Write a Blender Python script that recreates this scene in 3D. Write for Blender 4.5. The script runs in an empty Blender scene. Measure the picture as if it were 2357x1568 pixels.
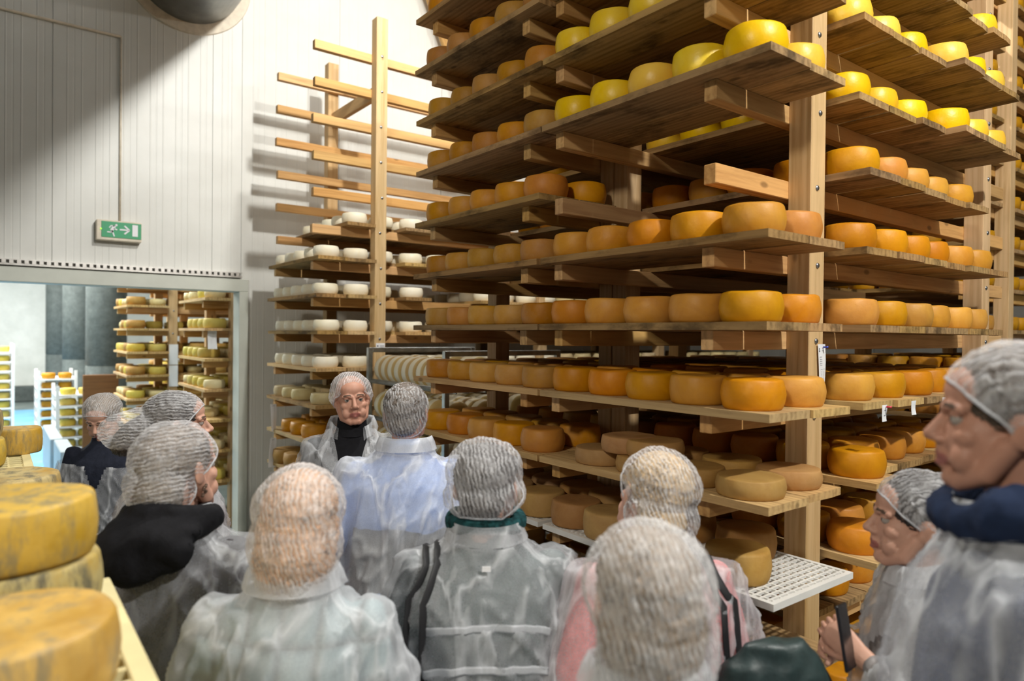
import bpy, bmesh, math, random
from mathutils import Vector, Matrix, noise
from mathutils.bvhtree import BVHTree
random.seed(7)
R = math.radians
C = bpy.context.scene.collection
SC = bpy.context.scene

# ---------------------------------------------------------------- camera, world, lights, exposure
HC = 1.90                      # camera height above the floor
YAW = 37.3                     # camera looks 37.3 degrees to the right of the aisle (+Y)
cam_d = bpy.data.cameras.new('camera'); cam = bpy.data.objects.new('camera', cam_d); C.objects.link(cam)
cam_d.sensor_width = 36.0; cam_d.lens = 24.0
cam_d.clip_start = 0.05; cam_d.clip_end = 100
cam.location = (0, 0, HC)
cam.matrix_world = Matrix.Translation((0, 0, HC)) @ Matrix.Rotation(R(-YAW), 4, 'Z') @ Matrix.Rotation(R(90 - 0.44), 4, 'X') @ Matrix.Rotation(R(0.57), 4, 'Z')
cam_d.dof.use_dof = True; cam_d.dof.focus_distance = 2.9; cam_d.dof.aperture_fstop = 2.0
SC.camera = cam
w = bpy.data.worlds.new('world'); SC.world = w; w.use_nodes = True
w.node_tree.nodes['Background'].inputs[0].default_value = (0.9, 0.95, 1.0, 1)
w.node_tree.nodes['Background'].inputs[1].default_value = 0.02

def lamp(name, kind, loc, power, color=(1, 1, 1), size=0.1, rot=None, size_y=None, spread=None):
    d = bpy.data.lights.new(name, kind); d.energy = power; d.color = color
    if kind == 'AREA':
        d.shape = 'RECTANGLE'; d.size = size; d.size_y = size_y or size
    else:
        d.shadow_soft_size = size
    o = bpy.data.objects.new(name, d); C.objects.link(o); o.location = loc
    if rot: o.rotation_euler = rot
    return o
WARM = (1.0, 0.98, 0.92)
lamp('hall_lamp', 'POINT', (2.03, 2.55, HC + 3.27), 440, WARM, 0.05)
lamp('hall_lamp', 'POINT', (2.03, -1.75, HC + 3.27), 720, WARM, 0.07)
fl = lamp('rack_fill_spot', 'SPOT', (-3.3, -0.6, 4.6), 500, (1.0, 0.93, 0.80), 0.25)  # fill spot added to brighten the aisle-side rack face, clear of the back wall
fl.data.spot_size = R(72); fl.data.spot_blend = 0.5
fl.rotation_euler = (Vector((2.2, 1.9, 2.1)) - fl.location).to_track_quat('-Z', 'Y').to_euler()
lamp('aisle_lamp', 'POINT', (4.3, 4.1, HC + 3.0), 65, WARM, 0.08)
lamp('far_room_light', 'AREA', (-0.9, 14.5, 5.4), 1500, (0.98, 1.0, 0.96), 2.0, size_y=8.0)
lamp('far_room_light', 'AREA', (0.9, 8.0, 4.6), 90, (0.95, 1.0, 0.95), 1.0)
SC.view_settings.view_transform = 'Standard'; SC.view_settings.look = 'None'
SC.view_settings.exposure = 0.0; SC.view_settings.gamma = 1.0; SC.view_settings.use_curve_mapping = False

# ---------------------------------------------------------------- helpers
def W(x, d, z=0.0):
    """ground point x metres right of and d metres ahead of the camera -> world"""
    c, s = math.cos(R(YAW)), math.sin(R(YAW))
    return Vector((x * c + d * s, -x * s + d * c, z))

def empty(name, loc=(0, 0, 0), rz=0.0, label=None, cat=None, group=None, kind=None, parent=None):
    o = bpy.data.objects.new(name, None); C.objects.link(o)
    o.empty_display_size = 0.1
    o.location = loc; o.rotation_euler = (0, 0, rz)
    return tag(o, label, cat, group, kind, parent)

def tag(o, label=None, cat=None, group=None, kind=None, parent=None):
    if label: o['label'] = label
    if cat: o['category'] = cat
    if group: o['group'] = group
    if kind: o['kind'] = kind
    if parent: o.parent = parent
    return o

def ob(name, me, parent=None, loc=(0, 0, 0), rot=(0, 0, 0)):
    o = bpy.data.objects.new(name, me); C.objects.link(o)
    o.location = loc; o.rotation_euler = rot
    if parent: o.parent = parent
    return o

def mesh(bm, name, mat, smooth=False):
    me = bpy.data.meshes.new(name); bm.to_mesh(me); bm.free()
    for m in (mat if isinstance(mat, (list, tuple)) else [mat]): me.materials.append(m)
    if smooth:
        for p in me.polygons: p.use_smooth = True
    return me

def box_bm(bm, lo, hi, mi=0):
    x0, y0, z0 = lo; x1, y1, z1 = hi
    v = [bm.verts.new(p) for p in ((x0,y0,z0),(x1,y0,z0),(x1,y1,z0),(x0,y1,z0),(x0,y0,z1),(x1,y0,z1),(x1,y1,z1),(x0,y1,z1))]
    for f in ((0,3,2,1),(4,5,6,7),(0,1,5,4),(1,2,6,5),(2,3,7,6),(3,0,4,7)):
        bm.faces.new([v[i] for i in f]).material_index = mi
    return v

def bevel(bm, w, seg=1):
    bmesh.ops.bevel(bm, geom=bm.edges[:], offset=w, segments=seg, affect='EDGES', profile=0.6)

def box(name, lo, hi, mat, parent=None, bev=0.0, kind=None):
    """box object whose origin is its own lower corner centre"""
    c = [(a + b) / 2 for a, b in zip(lo, hi)]
    bm = bmesh.new(); box_bm(bm, [a - b for a, b in zip(lo, c)], [a - b for a, b in zip(hi, c)])
    if bev: bevel(bm, bev)
    o = ob(name, mesh(bm, name, mat), parent, c)
    if kind: o['kind'] = kind
    return o

def tube_bm(bm, pts, rad, seg=10, cap=True, mi=0, flat=None):
    """tube along pts; rad is a number or a list of numbers or (ru, rv) pairs"""
    pts = [Vector(p) for p in pts]; n = len(pts)
    if not isinstance(rad, (list,)): rad = [rad] * n
    rings = []; up = None
    for i, p in enumerate(pts):
        d = (pts[min(i + 1, n - 1)] - pts[max(i - 1, 0)]).normalized()
        if up is None:
            up = Vector((0, 0, 1)) if abs(d.z) < 0.9 else Vector((1, 0, 0))
            if flat: up = Vector(flat)
        u = (up - d * up.dot(d)).normalized(); v = d.cross(u); up = u
        r = rad[i]; ru, rv = r if isinstance(r, (tuple, list)) else (r, r)
        rings.append([bm.verts.new(p + u * (ru * math.cos(a)) + v * (rv * math.sin(a))) for a in (2 * math.pi * k / seg for k in range(seg))])
    for a, b in zip(rings, rings[1:]):
        for k in range(seg):
            f = bm.faces.new((a[k], a[(k + 1) % seg], b[(k + 1) % seg], b[k])); f.material_index = mi
    if cap:
        bm.faces.new(rings[0][::-1]).material_index = mi; bm.faces.new(rings[-1]).material_index = mi
    return rings

def lathe_bm(bm, prof, seg=28, mi=0):
    """prof: list of (r, z) from bottom to top; r=0 closes"""
    rings = []
    for r, z in prof:
        if r <= 1e-6: rings.append([bm.verts.new((0, 0, z))])
        else: rings.append([bm.verts.new((r * math.cos(2 * math.pi * k / seg), r * math.sin(2 * math.pi * k / seg), z)) for k in range(seg)])
    for a, b in zip(rings, rings[1:]):
        for k in range(seg):
            j = (k + 1) % seg
            if len(a) == 1: f = bm.faces.new((a[0], b[j], b[k]))
            elif len(b) == 1: f = bm.faces.new((a[k], a[j], b[0]))
            else: f = bm.faces.new((a[k], a[j], b[j], b[k]))
            f.material_index = mi

# ---------------------------------------------------------------- materials
class NT:
    def __init__(s, name):
        s.m = bpy.data.materials.new(name); s.m.use_nodes = True
        s.t = s.m.node_tree; s.b = s.t.nodes['Principled BSDF']; s.out = s.t.nodes['Material Output']
    def n(s, typ, **kw):
        o = s.t.nodes.new(typ)
        for k, v in kw.items():
            if hasattr(o, k): setattr(o, k, v)
            else: o.inputs[k.replace('_', ' ')].default_value = v
        return o
    def l(s, a, b): s.t.links.new(a, b)
    def ramp(s, fac, stops, interp='LINEAR'):
        r = s.n('ShaderNodeValToRGB'); r.color_ramp.interpolation = interp
        e = r.color_ramp.elements
        while len(e) < len(stops): e.new(0.5)
        for i, (p, c) in enumerate(stops):
            e[i].position = p; e[i].color = (*c, 1) if len(c) == 3 else c
        if fac is not None: s.l(fac, r.inputs[0])
        return r
    def mix(s, f, a, b, mode='MIX'):
        o = s.n('ShaderNodeMix'); o.data_type = 'RGBA'; o.blend_type = mode
        for sock, v in ((o.inputs[0], f), (o.inputs[6], a), (o.inputs[7], b)):
            if isinstance(v, (int, float)): sock.default_value = v
            elif isinstance(v, (tuple, list)): sock.default_value = (*v, 1)
            else: s.l(v, sock)
        return o.outputs[2]
    def math(s, op, a, b=0.0, c=None):
        o = s.n('ShaderNodeMath'); o.operation = op
        for i, v in enumerate((a, b) if c is None else (a, b, c)):
            if isinstance(v, (int, float)): o.inputs[i].default_value = v
            else: s.l(v, o.inputs[i])
        return o.outputs[0]
    def coord(s, scale=(1, 1, 1), rnd=True, src='Object', rot=(0, 0, 0)):
        tc = s.n('ShaderNodeTexCoord'); mp = s.n('ShaderNodeMapping')
        s.l(tc.outputs[src], mp.inputs[0]); mp.inputs['Scale'].default_value = scale; mp.inputs['Rotation'].default_value = rot
        if rnd:
            oi = s.n('ShaderNodeObjectInfo'); cx = s.n('ShaderNodeCombineXYZ')
            for i in range(3): s.l(s.math('MULTIPLY', oi.outputs['Random'], 37.0 + 11 * i), cx.inputs[i])
            s.l(cx.outputs[0], mp.inputs['Location'])
        return mp.outputs[0]
    def noise(s, vec, scale, detail=4, rough=0.55, dist=0.0):
        o = s.n('ShaderNodeTexNoise'); o.inputs['Scale'].default_value = scale; o.inputs['Detail'].default_value = detail
        o.inputs['Roughness'].default_value = rough; o.inputs['Distortion'].default_value = dist
        s.l(vec, o.inputs['Vector']); return o.outputs['Fac']
    def bump(s, h, strength=0.3, dist=0.01):
        o = s.n('ShaderNodeBump'); o.inputs['Strength'].default_value = strength; o.inputs['Distance'].default_value = dist
        s.l(h, o.inputs['Height']); s.l(o.outputs[0], s.b.inputs['Normal']); return o
    def set(s, rough=0.6, metal=0.0, color=None, spec=None, sss=None):
        s.b.inputs['Roughness'].default_value = rough; s.b.inputs['Metallic'].default_value = metal
        if color is not None:
            if isinstance(color, (tuple, list)): s.b.inputs['Base Color'].default_value = (*color, 1)
            else: s.l(color, s.b.inputs['Base Color'])
        if spec is not None: s.b.inputs['Specular IOR Level'].default_value = spec
        return s.m
    def hsv(s, col, hue=0.0, sat=0.0, val=0.25, h0=0.5):
        """vary a colour from object to object"""
        oi = s.n('ShaderNodeObjectInfo'); o = s.n('ShaderNodeHueSaturation'); s.l(col, o.inputs['Color'])
        r = oi.outputs['Random']
        s.l(s.math('MULTIPLY_ADD', r, hue, h0 - hue / 2), o.inputs['Hue'])
        r2 = s.math('FRACT', s.math('MULTIPLY', r, 17.3))
        s.l(s.math('MULTIPLY_ADD', r2, val, 1 - val / 2), o.inputs['Value'])
        r3 = s.math('FRACT', s.math('MULTIPLY', r, 41.7))
        s.l(s.math('MULTIPLY_ADD', r3, sat, 1 - sat / 2), o.inputs['Saturation'])
        return o.outputs[0]

def plain(name, col, rough=0.6, metal=0.0, nscale=30, amt=0.12, bump=0.1, spec=None):
    s = NT(name); v = s.coord(); f = s.noise(v, nscale)
    dark = tuple(c * (1 - amt) for c in col); lite = tuple(min(1, c * (1 + amt)) for c in col)
    c = s.ramp(f, [(0.3, dark), (0.7, lite)]).outputs[0]
    if bump: s.bump(f, bump, 0.004)
    return s.set(rough, metal, c, spec)

def wood(name, base, dark, grain=(1.2, 22, 22), knots=True, rough=0.65, val=0.35, stain=0.0):
    """grain runs along the object's local X"""
    s = NT(name)
    v = s.coord(grain)
    f = s.noise(v, 1.6, 6, 0.6, 0.6)
    w_ = s.n('ShaderNodeTexWave'); w_.wave_type = 'BANDS'; w_.bands_direction = 'Y'
    w_.inputs['Scale'].default_value = 0.5; w_.inputs['Distortion'].default_value = 5; w_.inputs['Detail'].default_value = 3; w_.inputs['Detail Scale'].default_value = 0.6
    s.l(v, w_.inputs['Vector'])
    mx = s.math('ADD', s.math('MULTIPLY', f, 0.86), s.math('MULTIPLY', w_.outputs['Fac'], 0.14))
    c = s.ramp(mx, [(0.28, dark), (0.55, base), (0.8, tuple(min(1, x * 1.15) for x in base))]).outputs[0]
    if knots:
        vo = s.n('ShaderNodeTexVoronoi'); vo.inputs['Scale'].default_value = 1.0; s.l(s.coord((3.2, 7, 7)), vo.inputs['Vector'])
        k = s.ramp(vo.outputs['Distance'], [(0.05, (1, 1, 1)), (0.10, (0, 0, 0))]).outputs[0]
        c = s.mix(s.math('MULTIPLY', k, 0.65), c, tuple(x * 0.35 for x in dark))
    if stain:
        st = s.ramp(s.noise(s.coord((2.5, 5, 5)), 1.5, 7, 0.65), [(0.50, (0, 0, 0)), (0.66, (1, 1, 1))]).outputs[0]
        c = s.mix(s.math('MULTIPLY', st, stain), c, tuple(x * 0.22 for x in dark))
    c = s.hsv(c, 0.012, 0.15, val)
    s.bump(mx, 0.25, 0.003)
    return s.set(rough, 0, c, 0.3)

M = {}
M['beam'] = wood('pine_beam', (0.62, 0.37, 0.145), (0.42, 0.22, 0.075))
M['post'] = wood('pine_post', (0.62, 0.43, 0.235), (0.47, 0.295, 0.13), val=0.15)
M['board'] = wood('weathered_shelf_board', (0.40, 0.245, 0.10), (0.20, 0.11, 0.038), stain=0.75, rough=0.8)
M['board_light'] = wood('pale_shelf_board', (0.58, 0.385, 0.17), (0.37, 0.22, 0.085), stain=0.25, rough=0.75)
M['brown_board'] = wood('brown_wood_board', (0.17, 0.085, 0.035), (0.08, 0.04, 0.018))
M['bolt'] = plain('bolt_steel', (0.35, 0.36, 0.38), 0.35, 1.0)
M['steel'] = plain('galvanised_steel', (0.42, 0.44, 0.44), 0.38, 0.9, 14, 0.3, 0.15)
M['dark_steel'] = plain('dark_steel', (0.10, 0.105, 0.10), 0.4, 0.8, 14, 0.25)
M['alu'] = plain('aluminium_rail', (0.62, 0.60, 0.57), 0.4, 0.7, 20, 0.15)
M['paper'] = plain('paper', (0.82, 0.83, 0.86), 0.8, 0, 10, 0.03, 0.0)
M['ink'] = plain('ink', (0.12, 0.12, 0.16), 0.8, 0, 10, 0.1, 0.0)
M['white_plastic'] = plain('white_plastic_tray', (0.80, 0.79, 0.76), 0.45, 0, 8, 0.06, 0.03)
M['cream_plastic'] = plain('cream_plastic_tray', (0.80, 0.70, 0.38), 0.45, 0, 8, 0.08, 0.03)
M['concrete'] = None
s = NT('concrete_column'); v = s.coord((1, 1, 1))
c = s.ramp(s.noise(v, 9, 8, 0.7), [(0.3, (0.045, 0.055, 0.052)), (0.6, (0.085, 0.10, 0.095)), (0.8, (0.14, 0.155, 0.145))]).outputs[0]
s.bump(s.noise(v, 40, 4), 0.2, 0.004); M['concrete'] = s.set(0.75, 0, c)
s = NT('white_wall_panel'); v = s.coord((1, 1, 1))
c = s.ramp(s.noise(v, 1.4, 6, 0.6), [(0.35, (0.69, 0.69, 0.655)), (0.7, (0.77, 0.775, 0.745))]).outputs[0]
M['panel'] = s.set(0.42, 0, c, 0.4)
s = NT('old_painted_wall'); v = s.coord((1, 1, 1))
c = s.ramp(s.noise(v, 0.8, 7, 0.65), [(0.35, (0.60, 0.61, 0.57)), (0.65, (0.80, 0.80, 0.76))]).outputs[0]
M['room_wall'] = s.set(0.6, 0, c)
s = NT('grey_painted_floor'); v = s.coord((1, 1, 1), rnd=False)
c = s.ramp(s.noise(v, 1.7, 8, 0.65), [(0.3, (0.10, 0.13, 0.13)), (0.6, (0.20, 0.235, 0.22)), (0.8, (0.30, 0.32, 0.29))]).outputs[0]
M['floor'] = s.set(0.45, 0, c)
s = NT('worn_blue_floor_paint'); v = s.coord((1, 1, 1), rnd=False)
c = s.ramp(s.noise(v, 1.6, 8, 0.6), [(0.40, (0.10, 0.36, 0.62)), (0.60, (0.16, 0.45, 0.70)), (0.68, (0.24, 0.30, 0.29))]).outputs[0]
M['blue'] = s.set(0.35, 0, c)
M['frame'] = plain('greenish_door_frame', (0.58, 0.60, 0.54), 0.5, 0, 5, 0.06, 0.02)
M['housing'] = plain('yellowed_sign_housing', (0.70, 0.62, 0.50), 0.5, 0, 20, 0.12, 0.05)
M['sign_green'] = plain('sign_green', (0.012, 0.30, 0.12), 0.4, 0, 5, 0.05, 0)
M['sign_white'] = plain('sign_white', (0.80, 0.80, 0.84), 0.5, 0, 5, 0.03, 0)
M['red_paint'] = plain('dark_red_steel_paint', (0.20, 0.045, 0.025), 0.6, 0, 10, 0.1)
M['hall_wall'] = plain('grey_hall_wall', (0.30, 0.28, 0.25), 0.7, 0, 2, 0.1)
M['ceiling'] = plain('grey_ceiling_sheet', (0.40, 0.40, 0.40), 0.6, 0, 3, 0.05)
M['grey_cabinet'] = plain('grey_cabinet_paint', (0.30, 0.35, 0.38), 0.5, 0, 6, 0.1)
M['pin_blue'] = plain('blue_pin', (0.03, 0.07, 0.55), 0.35); M['pin_red'] = plain('red_pin', (0.6, 0.02, 0.06), 0.35)
s = NT('led'); s.b.inputs['Emission Color'].default_value = (0.5, 1, 0.05, 1); s.b.inputs['Emission Strength'].default_value = 1.2
M['led'] = s.set(0.4, 0, (0.4, 0.9, 0.05))
# duct with streaks
s = NT('duct_steel'); v = s.coord((1, 1, 1))
c = s.ramp(s.noise(v, 5, 7, 0.7), [(0.3, (0.13, 0.14, 0.14)), (0.7, (0.26, 0.28, 0.28))]).outputs[0]
M['duct'] = s.set(0.33, 0.75, c)

def cheese_mat(name, base, tint, pale, rough=0.5, val=0.22, mold=None, hue=0.02, bloom=0.5):
    s = NT(name); v = s.coord((1, 1, 1))
    c = s.mix(s.ramp(s.noise(v, 9, 4, 0.6, 0.8), [(0.35, (0, 0, 0)), (0.7, (1, 1, 1))]).outputs[0], base, tint)
    sp = s.ramp(s.noise(v, 55, 3, 0.6), [(0.45, (0, 0, 0)), (0.75, (1, 1, 1))]).outputs[0]
    c = s.mix(s.math('MULTIPLY', sp, 0.25 * bloom), c, pale)
    oi = s.n('ShaderNodeObjectInfo')
    bl = s.ramp(s.noise(v, 6, 5, 0.6), [(0.42, (0, 0, 0)), (0.62, (1, 1, 1))]).outputs[0]
    rr = s.math('FRACT', s.math('MULTIPLY', oi.outputs['Random'], 91.7))
    c = s.mix(s.math('MULTIPLY', s.math('MULTIPLY', bl, rr), 0.55 * bloom), c, pale)
    if mold:
        st = s.coord((1, 1, 0.35))
        m1 = s.ramp(s.noise(s.coord((1, 1, 0.30)), 26, 7, 0.7), [(0.46, (0, 0, 0)), (0.60, (1, 1, 1))]).outputs[0]
        m2 = s.ramp(s.noise(v, 7, 4, 0.6), [(0.36, (0, 0, 0)), (0.54, (1, 1, 1))]).outputs[0]
        c = s.mix(s.math('MULTIPLY', m2, 0.55), c, mold[1])
        c = s.mix(s.math('MULTIPLY', s.math('MULTIPLY', m1, m2), 0.85), c, mold[0])
    c = s.hsv(c, hue, 0.12, val)
    s.bump(s.math('ADD', s.noise(v, 60, 4, 0.6), s.math('MULTIPLY', s.noise(v, 12, 3), 2.0)), 0.35, 0.0025)
    s.b.inputs['Subsurface Weight'].default_value = 0.0
    return s.set(rough, 0, c, 0.35)
M['yellow'] = cheese_mat('yellow_waxed_rind', (0.85, 0.54, 0.012), (0.78, 0.45, 0.010), (0.88, 0.66, 0.14), 0.38, 0.12, bloom=0.5)
M['orange'] = cheese_mat('orange_rind', (0.64, 0.27, 0.010), (0.53, 0.20, 0.008), (0.64, 0.34, 0.11), 0.5, 0.25)
M['rust'] = cheese_mat('rusty_orange_rind', (0.54, 0.245, 0.016), (0.45, 0.19, 0.014), (0.52, 0.30, 0.12), 0.55, 0.3, bloom=1.0)
M['tan'] = cheese_mat('tan_brown_rind', (0.45, 0.25, 0.075), (0.36, 0.18, 0.05), (0.50, 0.32, 0.15), 0.65, 0.25)
M['white'] = cheese_mat('white_rind', (0.86, 0.81, 0.66), (0.85, 0.77, 0.56), (0.90, 0.87, 0.78), 0.5, 0.1, hue=0.01)
M['cream'] = cheese_mat('cream_rind', (0.66, 0.54, 0.30), (0.60, 0.46, 0.22), (0.70, 0.62, 0.40), 0.55, 0.15)
M['greenish'] = cheese_mat('greenish_yellow_rind', (0.62, 0.47, 0.08), (0.55, 0.40, 0.06), (0.68, 0.58, 0.22), 0.5, 0.25)
M['mouldy'] = cheese_mat('mouldy_yellow_rind', (0.48, 0.29, 0.035), (0.43, 0.24, 0.028), (0.48, 0.37, 0.15), 0.6, 0.1, mold=((0.10, 0.095, 0.07), (0.50, 0.46, 0.26)))
M['cream_waxed'] = cheese_mat('golden_rind', (0.50, 0.30, 0.035), (0.45, 0.25, 0.028), (0.48, 0.36, 0.13), 0.5, 0.05, mold=((0.25, 0.21, 0.12), (0.74, 0.50, 0.14)))
# ================================================================ THE SETTING
WY = 6.45                       # inner face of the back wall
CEIL = 6.3
box('floor', (-4.0, -5.0, -0.2), (14.0, 24.5, 0.0), M['floor'], kind='structure')
box('trim_1', (-1.3, 7.2, 0.0), (1.15, 20.0, 0.004), M['blue'], kind='structure')      # blue walkway paint
box('ceiling', (-4.0, -5.0, CEIL), (14.0, WY + 0.2, CEIL + 0.2), M['ceiling'], kind='structure')
box('wall_left', (-4.2, -5.0, 0), (-4.0, 24.5, CEIL), M['hall_wall'], kind='structure')
box('wall_behind', (-4.0, -5.2, 0), (14.0, -5.0, CEIL), M['hall_wall'], kind='structure')
box('wall_right', (14.0, -5.0, 0), (14.2, WY, CEIL), M['hall_wall'], kind='structure')
DX1, DZ = 1.80, HC + 0.40       # door opening right edge and head height
DX0 = -1.6
wall = bpy.data.objects.new('wall_back', None)
bm = bmesh.new()
box_bm(bm, (-4.0, WY + 0.012, 0), (DX0, WY + 0.16, CEIL)); box_bm(bm, (DX0, WY + 0.012, DZ), (DX1, WY + 0.16, CEIL)); box_bm(bm, (DX1, WY + 0.012, 0), (14.0, WY + 0.16, CEIL))
wall = ob('wall_back', mesh(bm, 'wall_back', M['panel'])); wall['kind'] = 'structure'
def panel(x0, x1, z0, z1):
    """one sandwich panel face with shallow pressed ribs, joints left open at the edges"""
    bm = bmesh.new(); prof = [(x0 + 0.004, 0.012), (x0 + 0.004, 0.0)]
    n = max(1, int(round((x1 - x0) / 0.0983))); w_ = (x1 - x0) / n
    for i in range(n):
        a = x0 + i * w_
        if i: prof += [(a - 0.006, 0.0), (a - 0.003, -0.0022), (a + 0.003, -0.0022), (a + 0.006, 0.0)]
        if i % 2: prof += [(a + 0.038, 0.0), (a + 0.041, 0.0010), (a + 0.047, 0.0010), (a + 0.050, 0.0)]
    prof += [(x1 - 0.004, 0.0), (x1 - 0.004, 0.012)]
    lo = [bm.verts.new((x, WY + y, z0)) for x, y in prof]; hi = [bm.verts.new((x, WY + y, z1)) for x, y in prof]
    for i in range(len(prof) - 1): bm.faces.new((lo[i], lo[i + 1], hi[i + 1], hi[i]))
    bm.faces.new(lo[::-1]); bm.faces.new(hi)
    bmesh.ops.recalc_face_normals(bm, faces=bm.faces[:])
    return ob('wall_panel', mesh(bm, 'wall_panel', M['panel']), wall)
x = 0.37 - 1.18 * 4
edges = []
while x < 14.0: edges.append(x); x += 1.18
for a, b in zip(edges, edges[1:]):
    a2, b2 = max(a, -4.0), min(b, 14.0)
    if b2 <= DX0 or a2 >= DX1: panel(a2, b2, 0, CEIL)
    elif a2 < DX0: panel(a2, DX0, 0, CEIL); panel(DX0, b2, DZ, CEIL)
    elif b2 > DX1: panel(a2, DX1, DZ, CEIL); panel(DX1, b2, 0, CEIL)
    else: panel(a2, b2, DZ, CEIL)
# door frame: lintel board, jamb, toothed sliding-door rail
box('door_1', (DX0, WY - 0.035, DZ - 0.03), (DX1 + 0.06, WY - 0.002, DZ + 0.085), M['frame'], None, 0.004, 'structure')
door = bpy.data.objects['door_1']
def child(o, p):
    o.parent = p; o.matrix_parent_inverse = Matrix.Translation(-p.location); return o
child(box('door_jamb', (DX1 - 0.02, WY - 0.035, 0), (DX1 + 0.06, WY + 0.16, DZ - 0.03), M['frame'], None, 0.004), door)
child(box('door_jamb', (DX0 - 0.06, WY - 0.035, 0), (DX0 + 0.02, WY + 0.16, DZ - 0.03), M['frame'], None, 0.004), door)
child(box('door_reveal', (DX0, WY - 0.002, DZ - 0.03), (DX1, WY + 0.18, DZ - 0.001), M['frame']), door)
bm = bmesh.new()
zr = HC + 0.52
box_bm(bm, (DX0, WY - 0.05, zr - 0.025), (1.80, WY - 0.002, zr - 0.012))
box_bm(bm, (DX0, WY - 0.05, zr + 0.014), (1.80, WY - 0.002, zr + 0.022))
rail = child(ob('sliding_door_rail', mesh(bm, 'sliding_door_rail', M['alu'])), door)
bm = bmesh.new(); x = DX0 + 0.01
while x < 1.77:
    box_bm(bm, (x, WY - 0.052, zr - 0.012), (x + 0.026, WY - 0.012, zr + 0.014)); x += 0.047
teeth = child(ob('rail_teeth', mesh(bm, 'rail_teeth', M['alu']), None), door); teeth['kind'] = 'stuff'

# duct through the wall
dc = Vector((1.336, 0, HC + 3.13))
bm = bmesh.new()
prof = [(0.45, WY + 0.01), (0.45, 5.3), (0.455, 5.3), (0.455, 5.24), (0.45, 5.24), (0.45, 2.9), (0.455, 2.9), (0.455, 2.84), (0.45, 2.84), (0.45, -4.9)]
seg = 56; rings = []
for r, y in prof: rings.append([bm.verts.new((r * math.cos(2 * math.pi * k / seg), y, r * math.sin(2 * math.pi * k / seg))) for k in range(seg)])
for a, b in zip(rings, rings[1:]):
    for k in range(seg): bm.faces.new((a[k], a[(k + 1) % seg], b[(k + 1) % seg], b[k]))
bm.faces.new(rings[-1])
bmesh.ops.recalc_face_normals(bm, faces=bm.faces[:])
duct = ob('ventilation_duct', mesh(bm, 'ventilation_duct', M['duct'], True), None, dc)
tag(duct, 'big round dark steel duct running out of the white wall near the ceiling', 'duct')
bm = bmesh.new()
for k in range(seg):
    pass
r0, r1 = 0.45, 0.535
vs = [[bm.verts.new((r * math.cos(2 * math.pi * k / seg), y, r * math.sin(2 * math.pi * k / seg))) for k in range(seg)] for r, y in ((r0, WY - 0.02), (r1, WY - 0.02), (r1 + .005, WY - 0.001), (r0, WY - 0.001))]
for i in range(4):
    a, b = vs[i], vs[(i + 1) % 4]
    for k in range(seg): bm.faces.new((a[k], b[k], b[(k + 1) % seg], a[(k + 1) % seg]))
bmesh.ops.recalc_face_normals(bm, faces=bm.faces[:])
ob('wall_collar', mesh(bm, 'wall_collar', M['housing'], False), duct)

# exit sign
def poly_plate(bm, pts, y0, y1, mi):
    a = [bm.verts.new((x, y0, z)) for x, z in pts]; b = [bm.verts.new((x, y1, z)) for x, z in pts]
    n = len(pts)
    f = bm.faces.new(a); f.material_index = mi; g = bm.faces.new(b[::-1]); g.material_index = mi
    for i in range(n): bm.faces.new((a[i], b[i], b[(i + 1) % n], a[(i + 1) % n])).material_index = mi
sx0, sx1, sz0, sz1 = 0.662, 0.985, HC + 0.735, HC + 0.90
sign = empty('exit_sign', ((sx0 + sx1) / 2, WY, sz0), 0, 'green emergency exit sign with running figure and arrow on the white wall', 'sign')
def sgn(o): return child(o, sign)
sgn(box('housing', (sx0, WY - 0.075, sz0), (sx1, WY - 0.002, sz1), M['housing'], None, 0.006))
fx0, fx1, fz0, fz1 = sx0 + 0.035, sx1 - 0.004, sz0 + 0.026, sz1 - 0.012
sgn(box('face_plate', (fx0, WY - 0.080, fz0), (fx1, WY - 0.0745, fz1), M['sign_green']))
fw, fh = fx1 - fx0, fz1 - fz0
def fp(u, v): return (fx0 + u * fw, fz1 - v * fh)
bm = bmesh.new(); Y0, Y1 = WY - 0.083, WY - 0.0802
def quad(a, b, wd):
    a, b = Vector(fp(*a)), Vector(fp(*b)); d = (b - a).normalized() * wd / 2; n_ = Vector((-d.y, d.x))
    poly_plate(bm, [tuple(a + n_), tuple(a - n_), tuple(b - n_), tuple(b + n_)][::-1], Y0, Y1, 0)
for c0, r in (((0.365, 0.20), 0.0085),):
    c_ = Vector(fp(*c0)); poly_plate(bm, [(c_.x + r * math.cos(-2 * math.pi * k / 14), c_.y + r * math.sin(-2 * math.pi * k / 14)) for k in range(14)][::-1], Y0, Y1, 0)
quad((0.325, 0.25), (0.245, 0.57), 0.022)      # trunk
quad((0.32, 0.27), (0.235, 0.26), 0.009); quad((0.238, 0.255), (0.19, 0.40), 0.009)   # rear arm
quad((0.30, 0.42), (0.385, 0.50), 0.009)       # front arm
quad((0.25, 0.55), (0.285, 0.68), 0.011); quad((0.268, 0.60), (0.315, 0.93), 0.010)   # front leg
quad((0.255, 0.57), (0.235, 0.68), 0.011); quad((0.245, 0.68), (0.14, 0.67), 0.009)   # rear leg
sgn(ob('running_figure', mesh(bm, 'running_figure', M['sign_white'])))
bm = bmesh.new()
quad((0.45, 0.47), (0.66, 0.47), 0.0115); quad((0.57, 0.21), (0.695, 0.475), 0.012); quad((0.57, 0.73), (0.695, 0.465), 0.012)
sgn(ob('arrow', mesh(bm, 'arrow', M['sign_white'])))
bm = bmesh.new(); poly_plate(bm, [fp(0.77, 0.10), fp(0.91, 0.10), fp(0.91, 0.84), fp(0.77, 0.84)][::-1], Y0, Y1, 0)
sgn(ob('door_symbol', mesh(bm, 'door_symbol', M['sign_white'])))
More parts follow.
